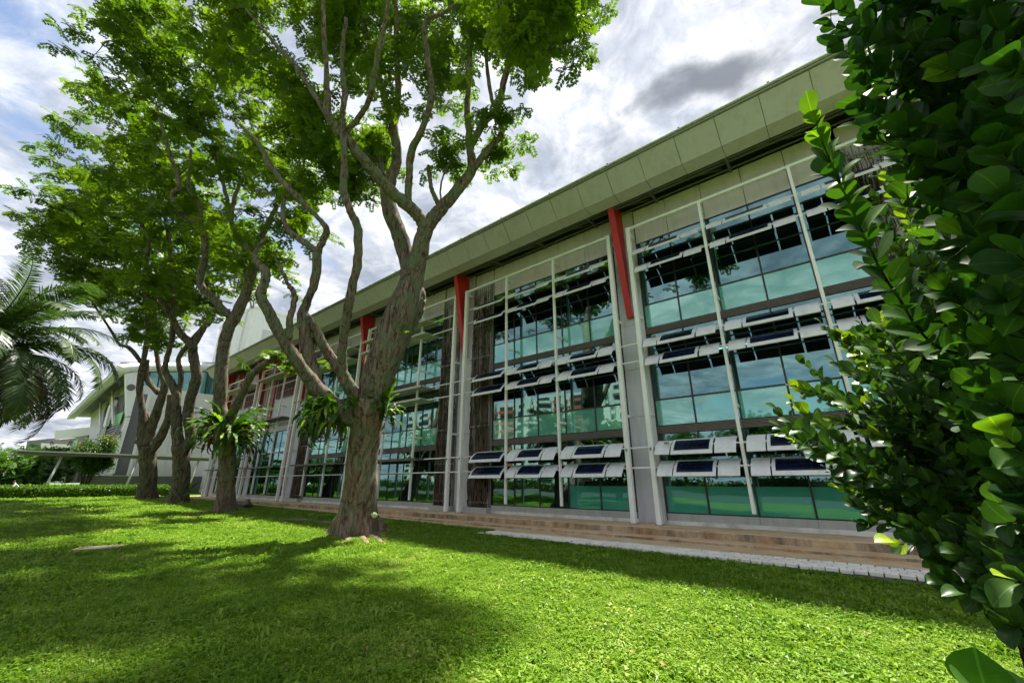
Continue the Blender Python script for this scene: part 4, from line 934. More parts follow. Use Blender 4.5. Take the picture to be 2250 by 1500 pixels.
T4 = rain_tree('farthest rain tree in the row, looping stems before the leaning building', (325, 1093), 36.5,
  [(322, 1089, 37, 0), (324, 1065, 32, 0), (326, 1040, 31, 0), (325, 1005, 31, 0), (326, 978, 34, 0)],
  [[(320, 985, 26, 0), (314, 955, 22, 0), (315, 922, 17, 0), (311, 890, 12, 0), (307, 857, 12, 0), (311, 815, 12, 0), (316, 790, 10, 0), (325, 720, 9, 0), (318, 640, 8, 0), (290, 560, 6, 0)],
   [(310, 962, 12, 0), (300, 973, 9, 0)],
   [(326, 975, 22, 0), (331, 948, 18, 0), (343, 910, 18, 0), (353, 880, 16, 0), (362, 845, 14, 0), (353, 820, 10, 0), (345, 780, 9, 0), (340, 700, 8, 0), (345, 640, 6, 0)],
   [(334, 985, 20, 0), (346, 970, 18, 0), (359, 948, 17, 0), (369, 922, 14, 0), (373, 888, 12, 0), (373, 866, 8, 0)],
   [(318, 905, 11, 0.3), (332, 920, 10, 0.3), (345, 905, 10, 0.2)],
   [(322, 790, 10, 0.3), (323, 831, 11, 0.3), (348, 864, 11, 0.3)],
   [(313, 800, 8, 0), (285, 765, 8, 0), (262, 755, 6, 0), (240, 720, 5, -0.5), (200, 660, 4, -1)]],
  [([(110, 500), (130, 420), (160, 340), (230, 370), (330, 500), (410, 610), (430, 710), (340, 750), (270, 715), (200, 670), (140, 590)], 98, -3, 5),
   ([(60, 492), (110, 480), (110, 530), (70, 512)], 3, -1, 1), ([(100, 240), (160, 245), (160, 290), (110, 310)], 4, -1, 1)],
  0.76, 57, bark='bark_far', limbmat='bark_far', leaves_per=56, spread=(1.15, 0.45), roots=[[(338, 1088), (355, 1092), (370, 1095)]])

# trees across the lawn, mirrored in the glazing
def street_tree(label, x, y, h, r_, seed):
    rn = np.random.default_rng(seed); T = empty('street_tree', (x, y, float(lawn_z(x)))); tag(T, label, 'tree', 'street trees mirrored in the glazing')
    MB().tube([(x, y, -0.4), (x + .2, y, h * .3), (x, y + .1, h * .55), (x, y, h * .8)], [.35, .28, .2, .08], 9, .1, seed=seed).build('trunk', 'bark_far', T, True)
    N = 2600; c = rn.normal(0, 1, (40, 3)); c /= np.linalg.norm(c, axis=1)[:, None]; c *= rn.uniform(.45, 1, 40)[:, None]
    c = c * [r_, r_, h * .3] + [x, y, h * .68]; p = c[rn.integers(0, 40, N)] + rn.normal(0, 1, (N, 3)) * [r_ * .16, r_ * .16, .45]
    dirs = rn.normal(0, 1, (N, 3)); nm = rn.normal(0, .6, (N, 3)) + [0, 0, 1]
    link(bpy.data.objects.new('crown', scatter('crown', LEAF_V, LEAF_F, p, dirs, nm, rn.uniform(.6, 1.1, N), 'far_leaf', rn.uniform(0, 1, N))), T)
for k, (x, y, h, r_, lb) in enumerate([
    (4, -12, 9, 4.6, 'bushy street tree straight across from the nearest bay'), (-9, -35, 11, 5, 'tall street tree mirrored in the nearest glazing'), (-20, -11.5, 8, 4.5, 'low street tree mirrored left of the second red fin'),
    (-33, -36, 10, 5, 'street tree mirrored in the second bay'), (-46, -12, 9, 5, 'street tree mirrored in the third bay'), (-62, -38, 10, 5, 'street tree mirrored beside the apartment slab'),
    (14, -36, 10, 5, 'street tree mirrored behind the shrub'), (-80, -40, 11, 5, 'street tree mirrored before the apartment slab'), (24, -12, 9, 5, 'street tree beyond the nearest bay, across the road'), (-21, -38, 9, 5, 'street tree across the road mirrored near the grey column')]):
    street_tree(lb, x, y, h, r_, 100 + k)

# ================================================================ ferns on the trunks
def frond_mesh(L, W, droop, seed, wavy=0.12, n=23):
    """strap-shaped fern frond with a raised midrib and wavy, notched margin"""
    r_ = random.Random(seed); V_ = []; F_ = []; rn_ = []
    ph = r_.uniform(0, 6); pitch = r_.uniform(0.9, 1.15); x = z = 0.0
    for i in range(n):
        s_ = i / (n - 1); wd = W * (math.sin(math.pi * min(1, (s_ * 0.93 + 0.07)) ** 0.75) ** 0.7) * (1 + wavy * math.sin(s_ * 15 + ph)) * (1.0 if i % 2 else 0.62) * (0.25 if i == n - 1 else 1)
        V_ += [(x, -wd, z + 0.18 * wd + 0.02 * math.sin(s_ * 22 + ph)), (x, 0, z - 0.06 * wd), (x, wd, z + 0.18 * wd - 0.02 * math.sin(s_ * 22 + ph))]
        pitch -= droop / (n - 1) * (0.5 + s_); x += math.cos(pitch) * L / (n - 1); z += math.sin(pitch) * L / (n - 1)
    for i in range(n - 1):
        a = i * 3; F_ += [(a, a + 3, a + 4, a + 1), (a + 1, a + 4, a + 5, a + 2)]
    return np.array(V_), np.array(F_)
def fern(label, centre, n, Lr, W, mat, seed, az=(0, 360), droop=(1.0, 2.4), dead=6, ring=0.2, tiltz=0.0):
    T = empty('nest_fern', tuple(centre)); tag(T, label, 'fern', 'ferns growing on the tree trunks')
    r_ = random.Random(seed); ms = []
    for k in range(7):
        v_, f_ = frond_mesh(1.0, W, r_.uniform(*droop), seed * 10 + k); ms.append(np_mesh('frond', v_, f_, mat, np.full(len(v_), [0.15, 0.35, 0.5, 0.6, 0.75, 0.9, 1.0][k]), smooth=True))
    vd, fd = frond_mesh(1.0, W * 0.7, 4.4, seed + 5, 0.3); md = np_mesh('dead_frond', vd, fd, 'dead_frond', smooth=True)
    for i in range(n + dead):
        isd = i >= n; a = R(r_.uniform(*az)); o = bpy.data.objects.new('dead_frond' if isd else 'frond', md if isd else r_.choice(ms))
        z0 = r_.uniform(-0.25, 0.25) * Lr
        o.location = (centre[0] + ring * math.cos(a), centre[1] + ring * math.sin(a), centre[2] + (z0 - 0.12 * Lr if isd else z0))
        el = r_.choice((r_.uniform(-0.45, 0.3), r_.uniform(0.2, 1.1), r_.uniform(0.2, 1.4))) if not isd else r_.uniform(0.4, 1.0)
        o.rotation_euler = (r_.uniform(-.4, .4), el + tiltz, a); s_ = Lr * r_.uniform(0.65, 1.1); o.scale = (s_, s_, s_); link(o, T)
    return T
fc = at_depth(498, 945, 23.5); fern('large nest fern ringing the second tree trunk, dead fronds below', fc, 150, 2.15, 0.066, 'fern_leaf', 3, dead=34, ring=0.42, droop=(0.9, 2.4))
fc = at_depth(738, 908, 13.3); fern('nest fern drooping from the fork of the big tree, on its left side', fc, 120, 1.35, 0.066, 'fern_leaf', 5, az=(120, 330), dead=30, ring=0.25, droop=(1.2, 2.8))
fc = at_depth(786, 890, 13.45); fern('short ferns sprouting in the crotch of the big tree', fc, 22, 0.6, 0.1, 'fern_leaf', 6, az=(180, 330), dead=2, ring=0.1)
fc = at_depth(838, 905, 14.1); fern('small fern hanging right of the big trunk over the glass', fc, 20, 1.2, 0.075, 'fern_leaf', 7, az=(-70, 70), dead=5, ring=0.1, droop=(1.2, 3.2))
fc = at_depth(882, 728, 14.2); fern('tiny bright fern sprout on the big right limb', fc, 4, 0.42, 0.11, 'fern_leaf', 8, az=(0, 70), dead=0, ring=0.02, droop=(0.4, 0.9))
fc = at_depth(832, 850, 14.0); fern('pale tuft of fern between the two big stems', fc, 7, 0.4, 0.12, 'fern_leaf', 9, az=(-120, 40), dead=0, ring=0.06)
fc = at_depth(415, 1080, 30.6); fern('young fern at the foot of the third tree', fc, 7, 0.9, 0.1, 'fern_leaf', 10, az=(-70, 60), dead=0, ring=0.05, droop=(0.5, 1.4))
# pale green fungus ball low on the big trunk
p = at_depth(823, 1131, 13.9); bm = bmesh.new(); bmesh.ops.create_icosphere(bm, subdivisions=3, radius=0.1)
for v_ in bm.verts: v_.co *= 1 + 0.18 * math.sin(v_.co.x * 60) * math.sin(v_.co.y * 70) + random.uniform(-.06, .06); v_.co.z *= 0.85
me = bpy.data.meshes.new('tufted_plant'); bm.to_mesh(me); bm.free(); me.materials.append(MATS['fungus']); o = bpy.data.objects.new('tufted_plant', me); o.location = tuple(p); link(o)
tag(o, 'pale green tufted ball growing on the big trunk near ground', 'plant')

# ================================================================ date palm, left edge
def palm_frond(L, droop, seed, n=80):
    r_ = random.Random(seed); V_ = []; F_ = []; Pc = []; pitch = 1.0; x = z = 0.0; K = 22
    for i in range(K):
        s_ = i / (K - 1); Pc.append((x, 0.03 * math.sin(s_ * 3 + seed), z)); pitch -= droop / (K - 1) * (0.35 + 1.3 * s_); x += math.cos(pitch) * L / (K - 1); z += math.sin(pitch) * L / (K - 1)
    Pc = np.array(Pc); mb = MB().tube(Pc, np.linspace(0.035, 0.006, K), 5)
    for i in range(n):
        s_ = 0.12 + 0.88 * i / n; k = min(K - 2, int(s_ * (K - 1))); t_ = s_ * (K - 1) - k; p = Pc[k] * (1 - t_) + Pc[k + 1] * t_; tg = Pc[k + 1] - Pc[k]; tg /= np.linalg.norm(tg)
        for sd in (1, -1):
            ll = L * 0.175 * (math.sin(math.pi * (0.18 + 0.75 * s_)) ** 0.6) * r_.uniform(.85, 1.1)
            nrm = np.cross(tg, [0, 1, 0]); d_ = tg * 0.62 + np.array([0, sd, 0]) * 0.72 + nrm * -r_.uniform(-.05, .42); d_ /= np.linalg.norm(d_)
            sdv = np.cross(d_, nrm); sdv /= np.linalg.norm(sdv) + 1e-9; wd = 0.018 * L / 3.4
            e = p + d_ * ll + np.array([0, 0, -0.10 * ll]); m_ = p + d_ * ll * .5
            mb.add([p - sdv * wd * .6, p + sdv * wd * .6, m_ + sdv * wd, m_ - sdv * wd, e], [(0, 1, 2, 3), (3, 2, 4)])
    return mb
palm_c = at_depth(-48, 765, 13.0)
PT = empty('date_palm', (palm_c[0], palm_c[1], float(lawn_z(palm_c[0])))); tag(PT, 'feathery date palm reaching in at the lawn edge', 'palm')
zz0 = float(lawn_z(palm_c[0])); tz = np.linspace(zz0 - .2, palm_c[2] + 0.1, 26)
MB().tube([(palm_c[0] + .05 * math.sin(k), palm_c[1], z) for k, z in enumerate(tz)], [0.30 + (0.05 if k % 2 else 0) for k in range(26)], 14, 0.08).build('trunk', 'bark_far', PT, True)
def palm_mesh(L, droop, seed, dead=False):
    mb = palm_frond(L, droop, seed); me = mb.mesh('frond', 'dead_frond' if dead else 'palm_leaf')
    a = me.attributes.new('rnd', 'FLOAT', 'POINT'); a.data.foreach_set('value', np.random.default_rng(seed).uniform(0.1, 0.9, len(me.vertices)).astype(np.float32)); return me
pms = [palm_mesh(3.8, dr, 60 + k) for k, dr in enumerate((1.3, 1.6, 1.85, 2.05, 2.2))]; pmd = palm_mesh(3.6, 3.1, 70, True)
r_ = random.Random(4)
for i in range(62):
    o = bpy.data.objects.new('frond', pms[min(4, int(i / 62 * 5))]); a = i * 2.39996 + r_.uniform(-.2, .2)
    el = 0.5 - 1.55 * i / 62
    o.location = (palm_c[0] + .22 * math.cos(a), palm_c[1] + .22 * math.sin(a), palm_c[2] + 0.25 - 0.5 * i / 62); o.rotation_euler = (r_.uniform(-.5, .5), -el + 0.15, a)
    s_ = r_.uniform(.85, 1.08); o.scale = (s_, s_, s_); link(o, PT)
for i in range(9):
    o = bpy.data.objects.new('dead_frond', pmd); a = i * 0.7 + r_.uniform(-.2, .2); o.location = (palm_c[0] + .2 * math.cos(a), palm_c[1] + .2 * math.sin(a), palm_c[2] - 0.35); o.rotation_euler = (r_.uniform(-.3, .3), 0.75, a); link(o, PT)

# ================================================================ broad-leaved shrubs at the right
def obovate(n=8, W=0.36, curl=0.0):
    V_ = []; F_ = []; UV = []
    for i in range(n + 1):
        s_ = i / n; wd = W * (math.sin(math.pi * s_ ** 1.35) ** 0.62 if 0 < s_ < 1 else 0.0); wd = max(wd, 0.012 if s_ == 0 else 0.02)
        z = 0.10 * math.sin(math.pi * s_) - 0.10 * s_
        for j, yy in enumerate((-1, -0.5, 0, 0.5, 1)):
            V_.append((s_, yy * wd, z + 0.16 * wd * abs(yy) ** 1.5)); UV.append((s_, 0.5 + 0.5 * yy * wd / W))
    for i in range(n):
        for j in range(4): a = i * 5 + j; F_.append((a, a + 5, a + 6, a + 1))
    V_ = np.array(V_); V_[:, 0] += 0.08; return V_, np.array(F_), np.array(UV)
OV, OF, OUV = obovate()
OVW = obovate(8, 0.43)[0]
def shrub(label, name, base, specs, leaf, seed, young=0.06, lmat='shrub_leaf', OV=None, gap=1.0):
    """specs: rows of branch control points [(px,py,depth)...]; opposite leaves along each branch, the nearest ones as parts"""
    OV = globals()['OV'] if OV is None else OV
    rs = random.Random(seed); T = empty(name, (base[0], base[1], float(lawn_z(base[0])))); tag(T, label, 'shrub')
    ctr, dr, nm, sz, rv = [], [], [], [], []; mb = MB()
    for bi, (pts, start) in enumerate(specs):
        P = smooth_path(np.array(pts), 10); L = np.concatenate([[0], np.cumsum(np.linalg.norm(np.diff(P, axis=0), axis=1))])
        g0 = np.array([base[0] + rs.gauss(0, .06), base[1] + rs.gauss(0, .06), float(lawn_z(base[0])) - .03]); stp = smooth_path(np.vstack([g0, g0 * .5 + P[0] * .5 + [rs.gauss(0, .03), rs.gauss(0, .03), .1], P[0], P[1]]), 4)
        mb.tube(stp, np.linspace(.014, .007, len(stp)), 5, seed=bi)
        mb.tube(P, np.linspace(0.007, 0.002, len(P)) * (leaf / 0.12), 5, seed=bi)
        s_ = L[-1] * start; k = 0; tip = L[-1]; up0 = np.array([0, 0, 1.0])
        roll = rs.uniform(0, 6)
        isyoung = rs.random() < young * 4 or (bi == 0 and seed == 1)
        while s_ <= tip + 1e-6:
            p = np.array([np.interp(s_, L, P[:, j]) for j in range(3)]); p2 = np.array([np.interp(min(tip, s_ + 0.02), L, P[:, j]) for j in range(3)]); p1 = np.array([np.interp(max(0, s_ - 0.02), L, P[:, j]) for j in range(3)])
            tg = (p2 - p1) / (np.linalg.norm(p2 - p1) + 1e-9); u = np.cross(tg, up0); u /= np.linalg.norm(u) + 1e-9; v_ = np.cross(u, tg)
            if bi == 0 and seed == 1: tc_ = np.array([0, 0, CH]) - p; roll = math.atan2(tc_ @ v_, tc_ @ u)
            ang = roll + (k % 2) * math.pi / 2
            side = u * math.cos(ang) + v_ * math.sin(ang); near_tip = (tip - s_) / max(tip, 1e-6)
            for sg in (1, -1):
                d_ = side * sg * (0.62 if near_tip > 0.08 else 0.4) + tg * 0.85 + np.array([0, 0, 0.12]) + np.array([rs.gauss(0, .14) for _ in range(3)]); n_ = np.cross(np.cross(d_, tg), d_) * -1
                n_ = -n_ * 1.0 if (np.cross(np.cross(d_, tg), d_) @ tg) < 0 else np.cross(np.cross(d_, tg), d_)
                n_ = n_ / (np.linalg.norm(n_) + 1e-9) + np.array([rs.gauss(0, .25), rs.gauss(0, .25), 0.25])
                ctr.append(p); dr.append(d_); nm.append(n_); sz.append(leaf * rs.uniform(.8, 1.15) * (0.62 if near_tip < 0.06 else 1))
                y = (near_tip < 0.08 and isyoung); rv.append(rs.uniform(.955, 1.0) if y else min(0.93, rs.uniform(0, .93)))
            s_ += leaf * rs.uniform(0.42, 0.55) * gap; k += 1
        if rs.random() < 0.9:   # terminal leaf
            ctr.append(P[-1]); dr.append(P[-1] - P[-3] + np.array([0, 0, .02])); nm.append(np.array([-.3, -.6, .6])); sz.append(leaf * rs.uniform(.7, 1.0)); rv.append(rs.uniform(.955, 1.0) if isyoung else rs.uniform(.3, .92))
    mb.build('branches', 'twig', T, True)['kind'] = 'stuff'
    ctr, dr, nm, sz, rv = map(np.array, (ctr, dr, nm, sz, rv))
    view = np.array([0, 0, CH]); dist = np.linalg.norm(ctr - view, axis=1); app = sz / dist
    # those in view that show largest are parts of their own
    fw = np.array([-math.sin(YAW) * math.cos(TH), math.cos(YAW) * math.cos(TH), math.sin(TH)]); rt = np.array([math.cos(YAW), math.sin(YAW), 0]); upv = np.cross(rt, fw)
    q = ctr - view; dep = q @ fw; sx = (q @ rt) / dep; sy = (q @ upv) / dep; vis = (dep > 0.1) & (abs(sx) < 1.3) & (abs(sy) < 0.88)
    order = np.argsort(-app * vis); own = order[:min(290, int(vis.sum()))]; rest = np.setdiff1d(np.arange(len(ctr)), own)
    lm = {}
    for g in range(12):
        lm[g] = np_mesh('leaf', OV, OF, lmat, np.full(len(OV), (g + .5) / 12 if g < 11 else 0.98), OUV, True)
    M = frames(dr, nm)
    for i in own:
        g = 11 if rv[i] >= .95 else min(10, int(rv[i] / .93 * 11)); o = bpy.data.objects.new('leaf', lm[g])
        mat = Matrix([[*M[i][0], 0], [*M[i][1], 0], [*M[i][2], 0], [0, 0, 0, 1]]); o.matrix_basis = Matrix.Translation(ctr[i]) @ mat @ Matrix.Diagonal((sz[i], sz[i] * rs.uniform(.8, 1.12), sz[i] * rs.uniform(.2, 2.2), 1)); link(o, T)
    if len(rest):
        me = scatter('foliage', OV, OF, ctr[rest], dr[rest], nm[rest], sz[rest], lmat, rv[rest], OUV, True); o = link(bpy.data.objects.new('foliage', me), T); o['kind'] = 'stuff'
    return T
def pxpath(rows): return [at_depth(*r_) for r_ in rows]
rs = random.Random(11)
# near shrub: hangs in from the upper right, about a metre and a half away
specs = [(pxpath([(2300, 760, 1.75), (2080, 770, 1.55), (1965, 640, 1.42), (1900, 520, 1.36), (1845, 400, 1.32), (1810, 320, 1.30), (1790, 262, 1.28)]), 0.30)]
tips_near = [(1905, -25, 1.6), (1960, -40, 1.55), (2015, -45, 1.5), (2070, -50, 1.4), (2120, -55, 1.4), (2180, -50, 1.3), (2235, -40, 1.2), (1940, 10, 1.7), (2040, 0, 1.6), (2150, -10, 1.5), (1830, 60, 1.55), (1815, 15, 1.6), (1850, 110, 1.5), (1880, 170, 1.5), (1890, 240, 1.45), (1905, 300, 1.5), (1925, 60, 1.7), (1985, 120, 1.5), (2000, 30, 1.7), (1955, 210, 1.6),
             (1985, 290, 1.4), (1990, 370, 1.4), (2020, 200, 1.5), (2060, 60, 1.4), (2080, 150, 1.4), (2090, 280, 1.3), (2050, 350, 1.35), (2060, 430, 1.3), (2110, 380, 1.3), (2130, 30, 1.3),
             (2150, 120, 1.2), (2170, 220, 1.2), (2190, 320, 1.15), (2150, 440, 1.2), (2120, 520, 1.25), (2050, 530, 1.4), (2180, 540, 1.2), (2140, 620, 1.25), (2080, 640, 1.4), (2200, 650, 1.15),
             (2120, 720, 1.4), (2180, 760, 1.25), (2210, 430, 1.05), (2230, 150, 1.05), (2235, 560, 1.0), (2090, 810, 1.4), (2140, 850, 1.3), (2190, 880, 1.2), (2100, 910, 1.45), (2150, 950, 1.35), (2210, 960, 1.1), (2180, 1010, 1.3),
             (2000, 440, 1.6), (1960, 400, 1.7), (2040, 260, 1.8), (2100, 80, 1.8), (2160, 300, 1.7), (2110, 600, 1.8), (2190, 480, 1.6), (2040, 110, 1.9), (2200, 60, 1.7), (2240, 350, 1.5)]
for px, py, dd in tips_near:
    bx, by = 2420 + rs.uniform(-40, 160), py + 230 + rs.uniform(-60, 160); mx, my = (px + bx) / 2 + rs.uniform(-20, 20), (py + by) / 2 - rs.uniform(-10, 60)
    specs.append((pxpath([(bx, by, dd + rs.uniform(0, .25)), (mx, my, dd + rs.uniform(-.05, .15)), (px, py, dd)]), 0.18))
shrub('dark glossy large-leaved shrub overhanging from the upper corner', 'large_leaved_shrub', at_depth(2500, 1000, 1.6), specs, 0.098, 1, young=0.015, OV=OVW)
# second shrub, further off, lower
specs = []
tips = [(1808, 715), (1850, 735), (1900, 725), (1930, 700), (1770, 800), (1752, 852), (1740, 880), (1712, 908), (1722, 945), (1735, 965), (1770, 985), (1800, 1010), (1830, 1040), (1850, 1075), (1880, 1110), (1900, 1150),
        (1840, 800), (1880, 820), (1840, 870), (1870, 900), (1830, 920), (1890, 950), (1850, 970), (1900, 1000), (1930, 860), (1950, 780), (1990, 740), (1960, 690), (1940, 640), (1990, 620), (2020, 680), (1975, 560), (1940, 500), (1925, 440), (1950, 400), (1990, 480), (2010, 560),
        (1980, 830), (2000, 900), (1950, 930), (1960, 1000), (1930, 1060), (1950, 1110), (1985, 1060), (2020, 980), (2030, 860), (2050, 760), (2070, 900), (2060, 1000), (2030, 1070), (2000, 1130), (2060, 1110), (2100, 1040), (2110, 1130), (2130, 1000), (2150, 1080), (2040, 820), (2080, 700), (2100, 960), (2160, 1150), (2080, 1160),
        (1920, 760), (1900, 870), (1870, 760), (1860, 1010), (1910, 1090), (1975, 950), (2010, 790), (2060, 620), (2110, 820), (2140, 900)]
for i, (px, py) in enumerate(tips + [(p[0] + rs.uniform(10, 60), p[1] + rs.uniform(-30, 30)) for p in tips if p[0] > 1850]):
    dd = rs.uniform(2.35, 3.3); bx, by = 2230 + rs.uniform(-80, 180), 1080 + rs.uniform(-150, 150) + (py - 900) * 0.35
    mx, my = px * .5 + bx * .5 + rs.uniform(-30, 30), py * .5 + by * .5 + rs.uniform(-10, 50)
    specs.append((pxpath([(bx, by, dd + rs.uniform(-.1, .3)), (mx, my, dd + rs.uniform(-.15, .2)), (px, py, dd)]), 0.22))
shrub('dense small-looking broad-leaved shrub with yellow-green tips before the glass', 'broad_leaved_shrub', at_depth(2230, 1250, 2.9), specs, 0.108, 2, young=0.11, lmat='shrub_leaf_sheen', gap=1.25)
# low branches near the lawn
specs = []
for px, py, dd in [(1975, 1195, 2.0), (1998, 1160, 2.1), (2060, 1235, 2.0), (2110, 1220, 1.9), (2090, 1290, 1.9), (2130, 1310, 1.8), (2160, 1270, 1.8), (2190, 1320, 1.7), (2200, 1230, 1.7), (2210, 1370, 1.6), (2170, 1190, 1.8), (2220, 1150, 1.6), (2120, 1160, 2.0), (2230, 1280, 1.5), (2150, 1330, 1.9), (2240, 1200, 1.6), (2200, 1110, 1.7)]:
    bx, by = 2380 + rs.uniform(-60, 60), 1290 + rs.uniform(-130, 110); specs.append((pxpath([(bx, by, dd + .1), ((px + bx) / 2, (py + by) / 2 - rs.uniform(-20, 30), dd + .05), (px, py, dd)]), 0.12))
shrub('low sprawling branches of glossy leaves touching the lawn corner', 'low_shrub', at_depth(2400, 1350, 1.8), specs, 0.118, 3, young=0.05, lmat='shrub_leaf_sheen', gap=1.1)
specs = [(pxpath([(2225, 1760, 0.98), (2195, 1650, 0.95), (2180, 1575, 0.92)]), 0.4), (pxpath([(2330, 1700, 1.0), (2290, 1600, .95), (2262, 1545, .93)]), 0.5)]
T = empty('sapling', tuple(at_depth(2225, 1800, 1.0))); T.location.z = float(lawn_z(T.location.x)); tag(T, 'two big glossy leaves poking up at the bottom corner', 'plant')
MB().tube([(T.location.x, T.location.y, T.location.z - .02), at_depth(2215, 1700, 0.96), at_depth(2180, 1545, 0.93)], [0.008, 0.006, 0.004], 6).build('stem', 'twig', T, True)
for (b0, b1, nn_, s_, g) in [((2180, 1545, .93), (2128, 1398, 0.90), (-.2, -1, .45), 0.14, .05), ((2178, 1560, .90), (2088, 1458, 0.84), (-.1, -.8, .7), 0.13, .75), ((2184, 1560, .93), (2290, 1500, .95), (.3, -.8, .5), 0.12, .3)]:
    p0, p1 = at_depth(*b0), at_depth(*b1); me = np_mesh('leaf', OV * [1, 1.12, 1], OF, 'shrub_leaf', np.full(len(OV), g), OUV, True); o = bpy.data.objects.new('leaf', me)
    Mx = frames((p1 - p0)[None], np.array([nn_], float))[0]; o.matrix_basis = Matrix.Translation(p0) @ Matrix([[*Mx[0], 0], [*Mx[1], 0], [*Mx[2], 0], [0, 0, 0, 1]]) @ Matrix.Scale(s_, 4); link(o, T)

# ================================================================ hedges and the round bush
QV = np.array([(0, -.28, 0), (.55, -.3, .05), (1, 0, 0), (.55, .3, .05), (0, .28, 0)]); QF4 = np.array([(0, 1, 3, 4), (1, 2, 3, 3)])
QV = np.array([(0, 0, 0), (.5, -.3, .06), (1, 0, 0), (.5, .3, .06)]); QF = np.array([(0, 1, 2, 3)])
def hedge(label, x0, x1, y0, y1, zt, seed, N, ls):
    rn = np.random.default_rng(seed); zb = float(lawn_z((x0 + x1) / 2)); T = empty('clipped_hedge', ((x0 + x1) / 2, (y0 + y1) / 2, zb)); tag(T, label, 'hedge')
    g = MB().box(x0 + .1, x1 - .1, y0 + .1, y1 - .1, zb - .1, zt - .1).build('inner_twigs', 'twig', T)
    p = np.stack([rn.uniform(x0, x1, N), rn.uniform(y0, y1, N), rn.uniform(zb, zt, N)], 1); f_ = rn.integers(0, 10, N)
    p[f_ < 5, 0] = x1 + rn.normal(0, .05, (f_ < 5).sum()); p[(f_ >= 5) & (f_ < 9), 2] = zt + rn.normal(0, .045, ((f_ >= 5) & (f_ < 9)).sum())
    dirs = rn.normal(0, 1, (N, 3)) + [.4, -.2, .5]; nm = rn.normal(0, .7, (N, 3)) + np.where((f_ < 5)[:, None], [.8, 0, .5], [0, 0, 1])
    link(bpy.data.objects.new('foliage', scatter('foliage', QV, QF, p, dirs, nm, ls * rn.uniform(.6, 1.3, N), 'hedge_leaf', rn.uniform(0, 1, N))), T)
HX = -58.5
hz = onX(150, 1071.5, HX)[2]; hy1 = onX(378, 1075, HX)[1]
hedge('long low clipped hedge along the far lawn edge', HX - 0.9, HX, -8, hy1, hz, 1, 26000, 0.13)
hedge('thin yellow-green hedge behind the clipped one', HX - 3.4, HX - 2.8, -8, onX(370, 1066, HX - 3)[1], onX(150, 1067, HX - 3)[2], 2, 14000, 0.12)
def hedge_long():
    rn = np.random.default_rng(12); T = empty('roadside_hedge', (-20, -34.5, 0)); tag(T, 'long dark hedge across the road, mirrored low in the glass', 'hedge')
    MB().box(-120, 60, -35.4, -34.2, -.2, 1.9).build('inner_twigs', 'twig', T); N = 26000
    p = np.stack([rn.uniform(-120, 60, N), np.where(rn.random(N) < .6, -34.15 + rn.normal(0, .12, N), rn.uniform(-35.5, -34.1, N)), rn.uniform(0, 2.2, N)], 1)
    link(bpy.data.objects.new('foliage', scatter('foliage', QV, QF, p, rn.normal(0, 1, (N, 3)), rn.normal(0, .7, (N, 3)) + [0, .6, .6], rn.uniform(.25, .5, N), 'hedge_leaf', rn.uniform(0, .6, N))), T)
hedge_long()
for k, (x, y, h, r_, lb) in enumerate([(-86, 1.5, 5, 5, 'dark bushy tree far behind the palm at the left edge'), (-104, 5.5, 7, 6, 'rounded dark tree behind the palm near the balconies'), (-84, -9, 6, 6, 'dark tree left of the palm behind the mound')]): street_tree(lb, x, y, h, r_, 300 + k)
# grassy mound behind the hedges
gm = MB(); K = 24
for i in range(K + 1):
    for j in range(9):
        s_, q_ = i / K, j / 8; y = -12 + 20 * s_; x = -64.8 - 6 * q_; gm.v.append((x, y, 0.42 + 1.05 * math.sin(math.pi * min(1, q_ * .75)) * math.sin(math.pi * (0.1 + 0.8 * s_)) ** .6))
gm.f = [(i * 9 + j, (i + 1) * 9 + j, (i + 1) * 9 + j + 1, i * 9 + j + 1) for i in range(K) for j in range(8)]
tag(gm.build('mound', 'lawn', None, True), 'low grassy mound behind the hedges', 'mound', kind='structure')
bc = onX(205, 1005, -66.5); rn = np.random.default_rng(9)
BU = empty('rounded_bush', (bc[0], bc[1], 0.4)); tag(BU, 'rounded bush with orange young leaves before the grey wall', 'bush')
mb = MB()
for k in range(9): a = k * .7; mb.tube([(bc[0], bc[1], 0.3), (bc[0] + .5 * math.cos(a), bc[1] + .7 * math.sin(a), bc[2] - .8), (bc[0] + .8 * math.cos(a), bc[1] + 1.1 * math.sin(a), bc[2] + .8)], [.07, .05, .02], 5)
mb.build('stems', 'twig', BU, True)
cl = rn.normal(0, 1, (70, 3)); cl /= np.linalg.norm(cl, axis=1)[:, None]; cl *= rn.uniform(.5, 1, 70)[:, None] * [1.2, 1.75, 1.75]; cl += bc + [0, 0, -.1]
cl = np.vstack([cl, np.array(bc) + rn.normal(0, 1, (10, 3)) * [.3, .35, .3] + [0, .9, 1.75]])
N = 15000; k = rn.integers(0, len(cl), N); p = cl[k] + rn.normal(0, .27, (N, 3)); rv = np.clip(rn.uniform(0, .75, N) + np.clip((p[:, 2] - bc[2]) / 6, -.1, .35) * rn.uniform(0, 1, N) * (rn.uniform(0, 1, len(cl))[k] > .45), 0, 1)
link(bpy.data.objects.new('foliage', scatter('foliage', QV, QF, p, rn.normal(0, 1, (N, 3)), rn.normal(0, .6, (N, 3)) + [0.5, 0, .8], rn.uniform(.12, .22, N), 'bush_leaf', rv)), BU)

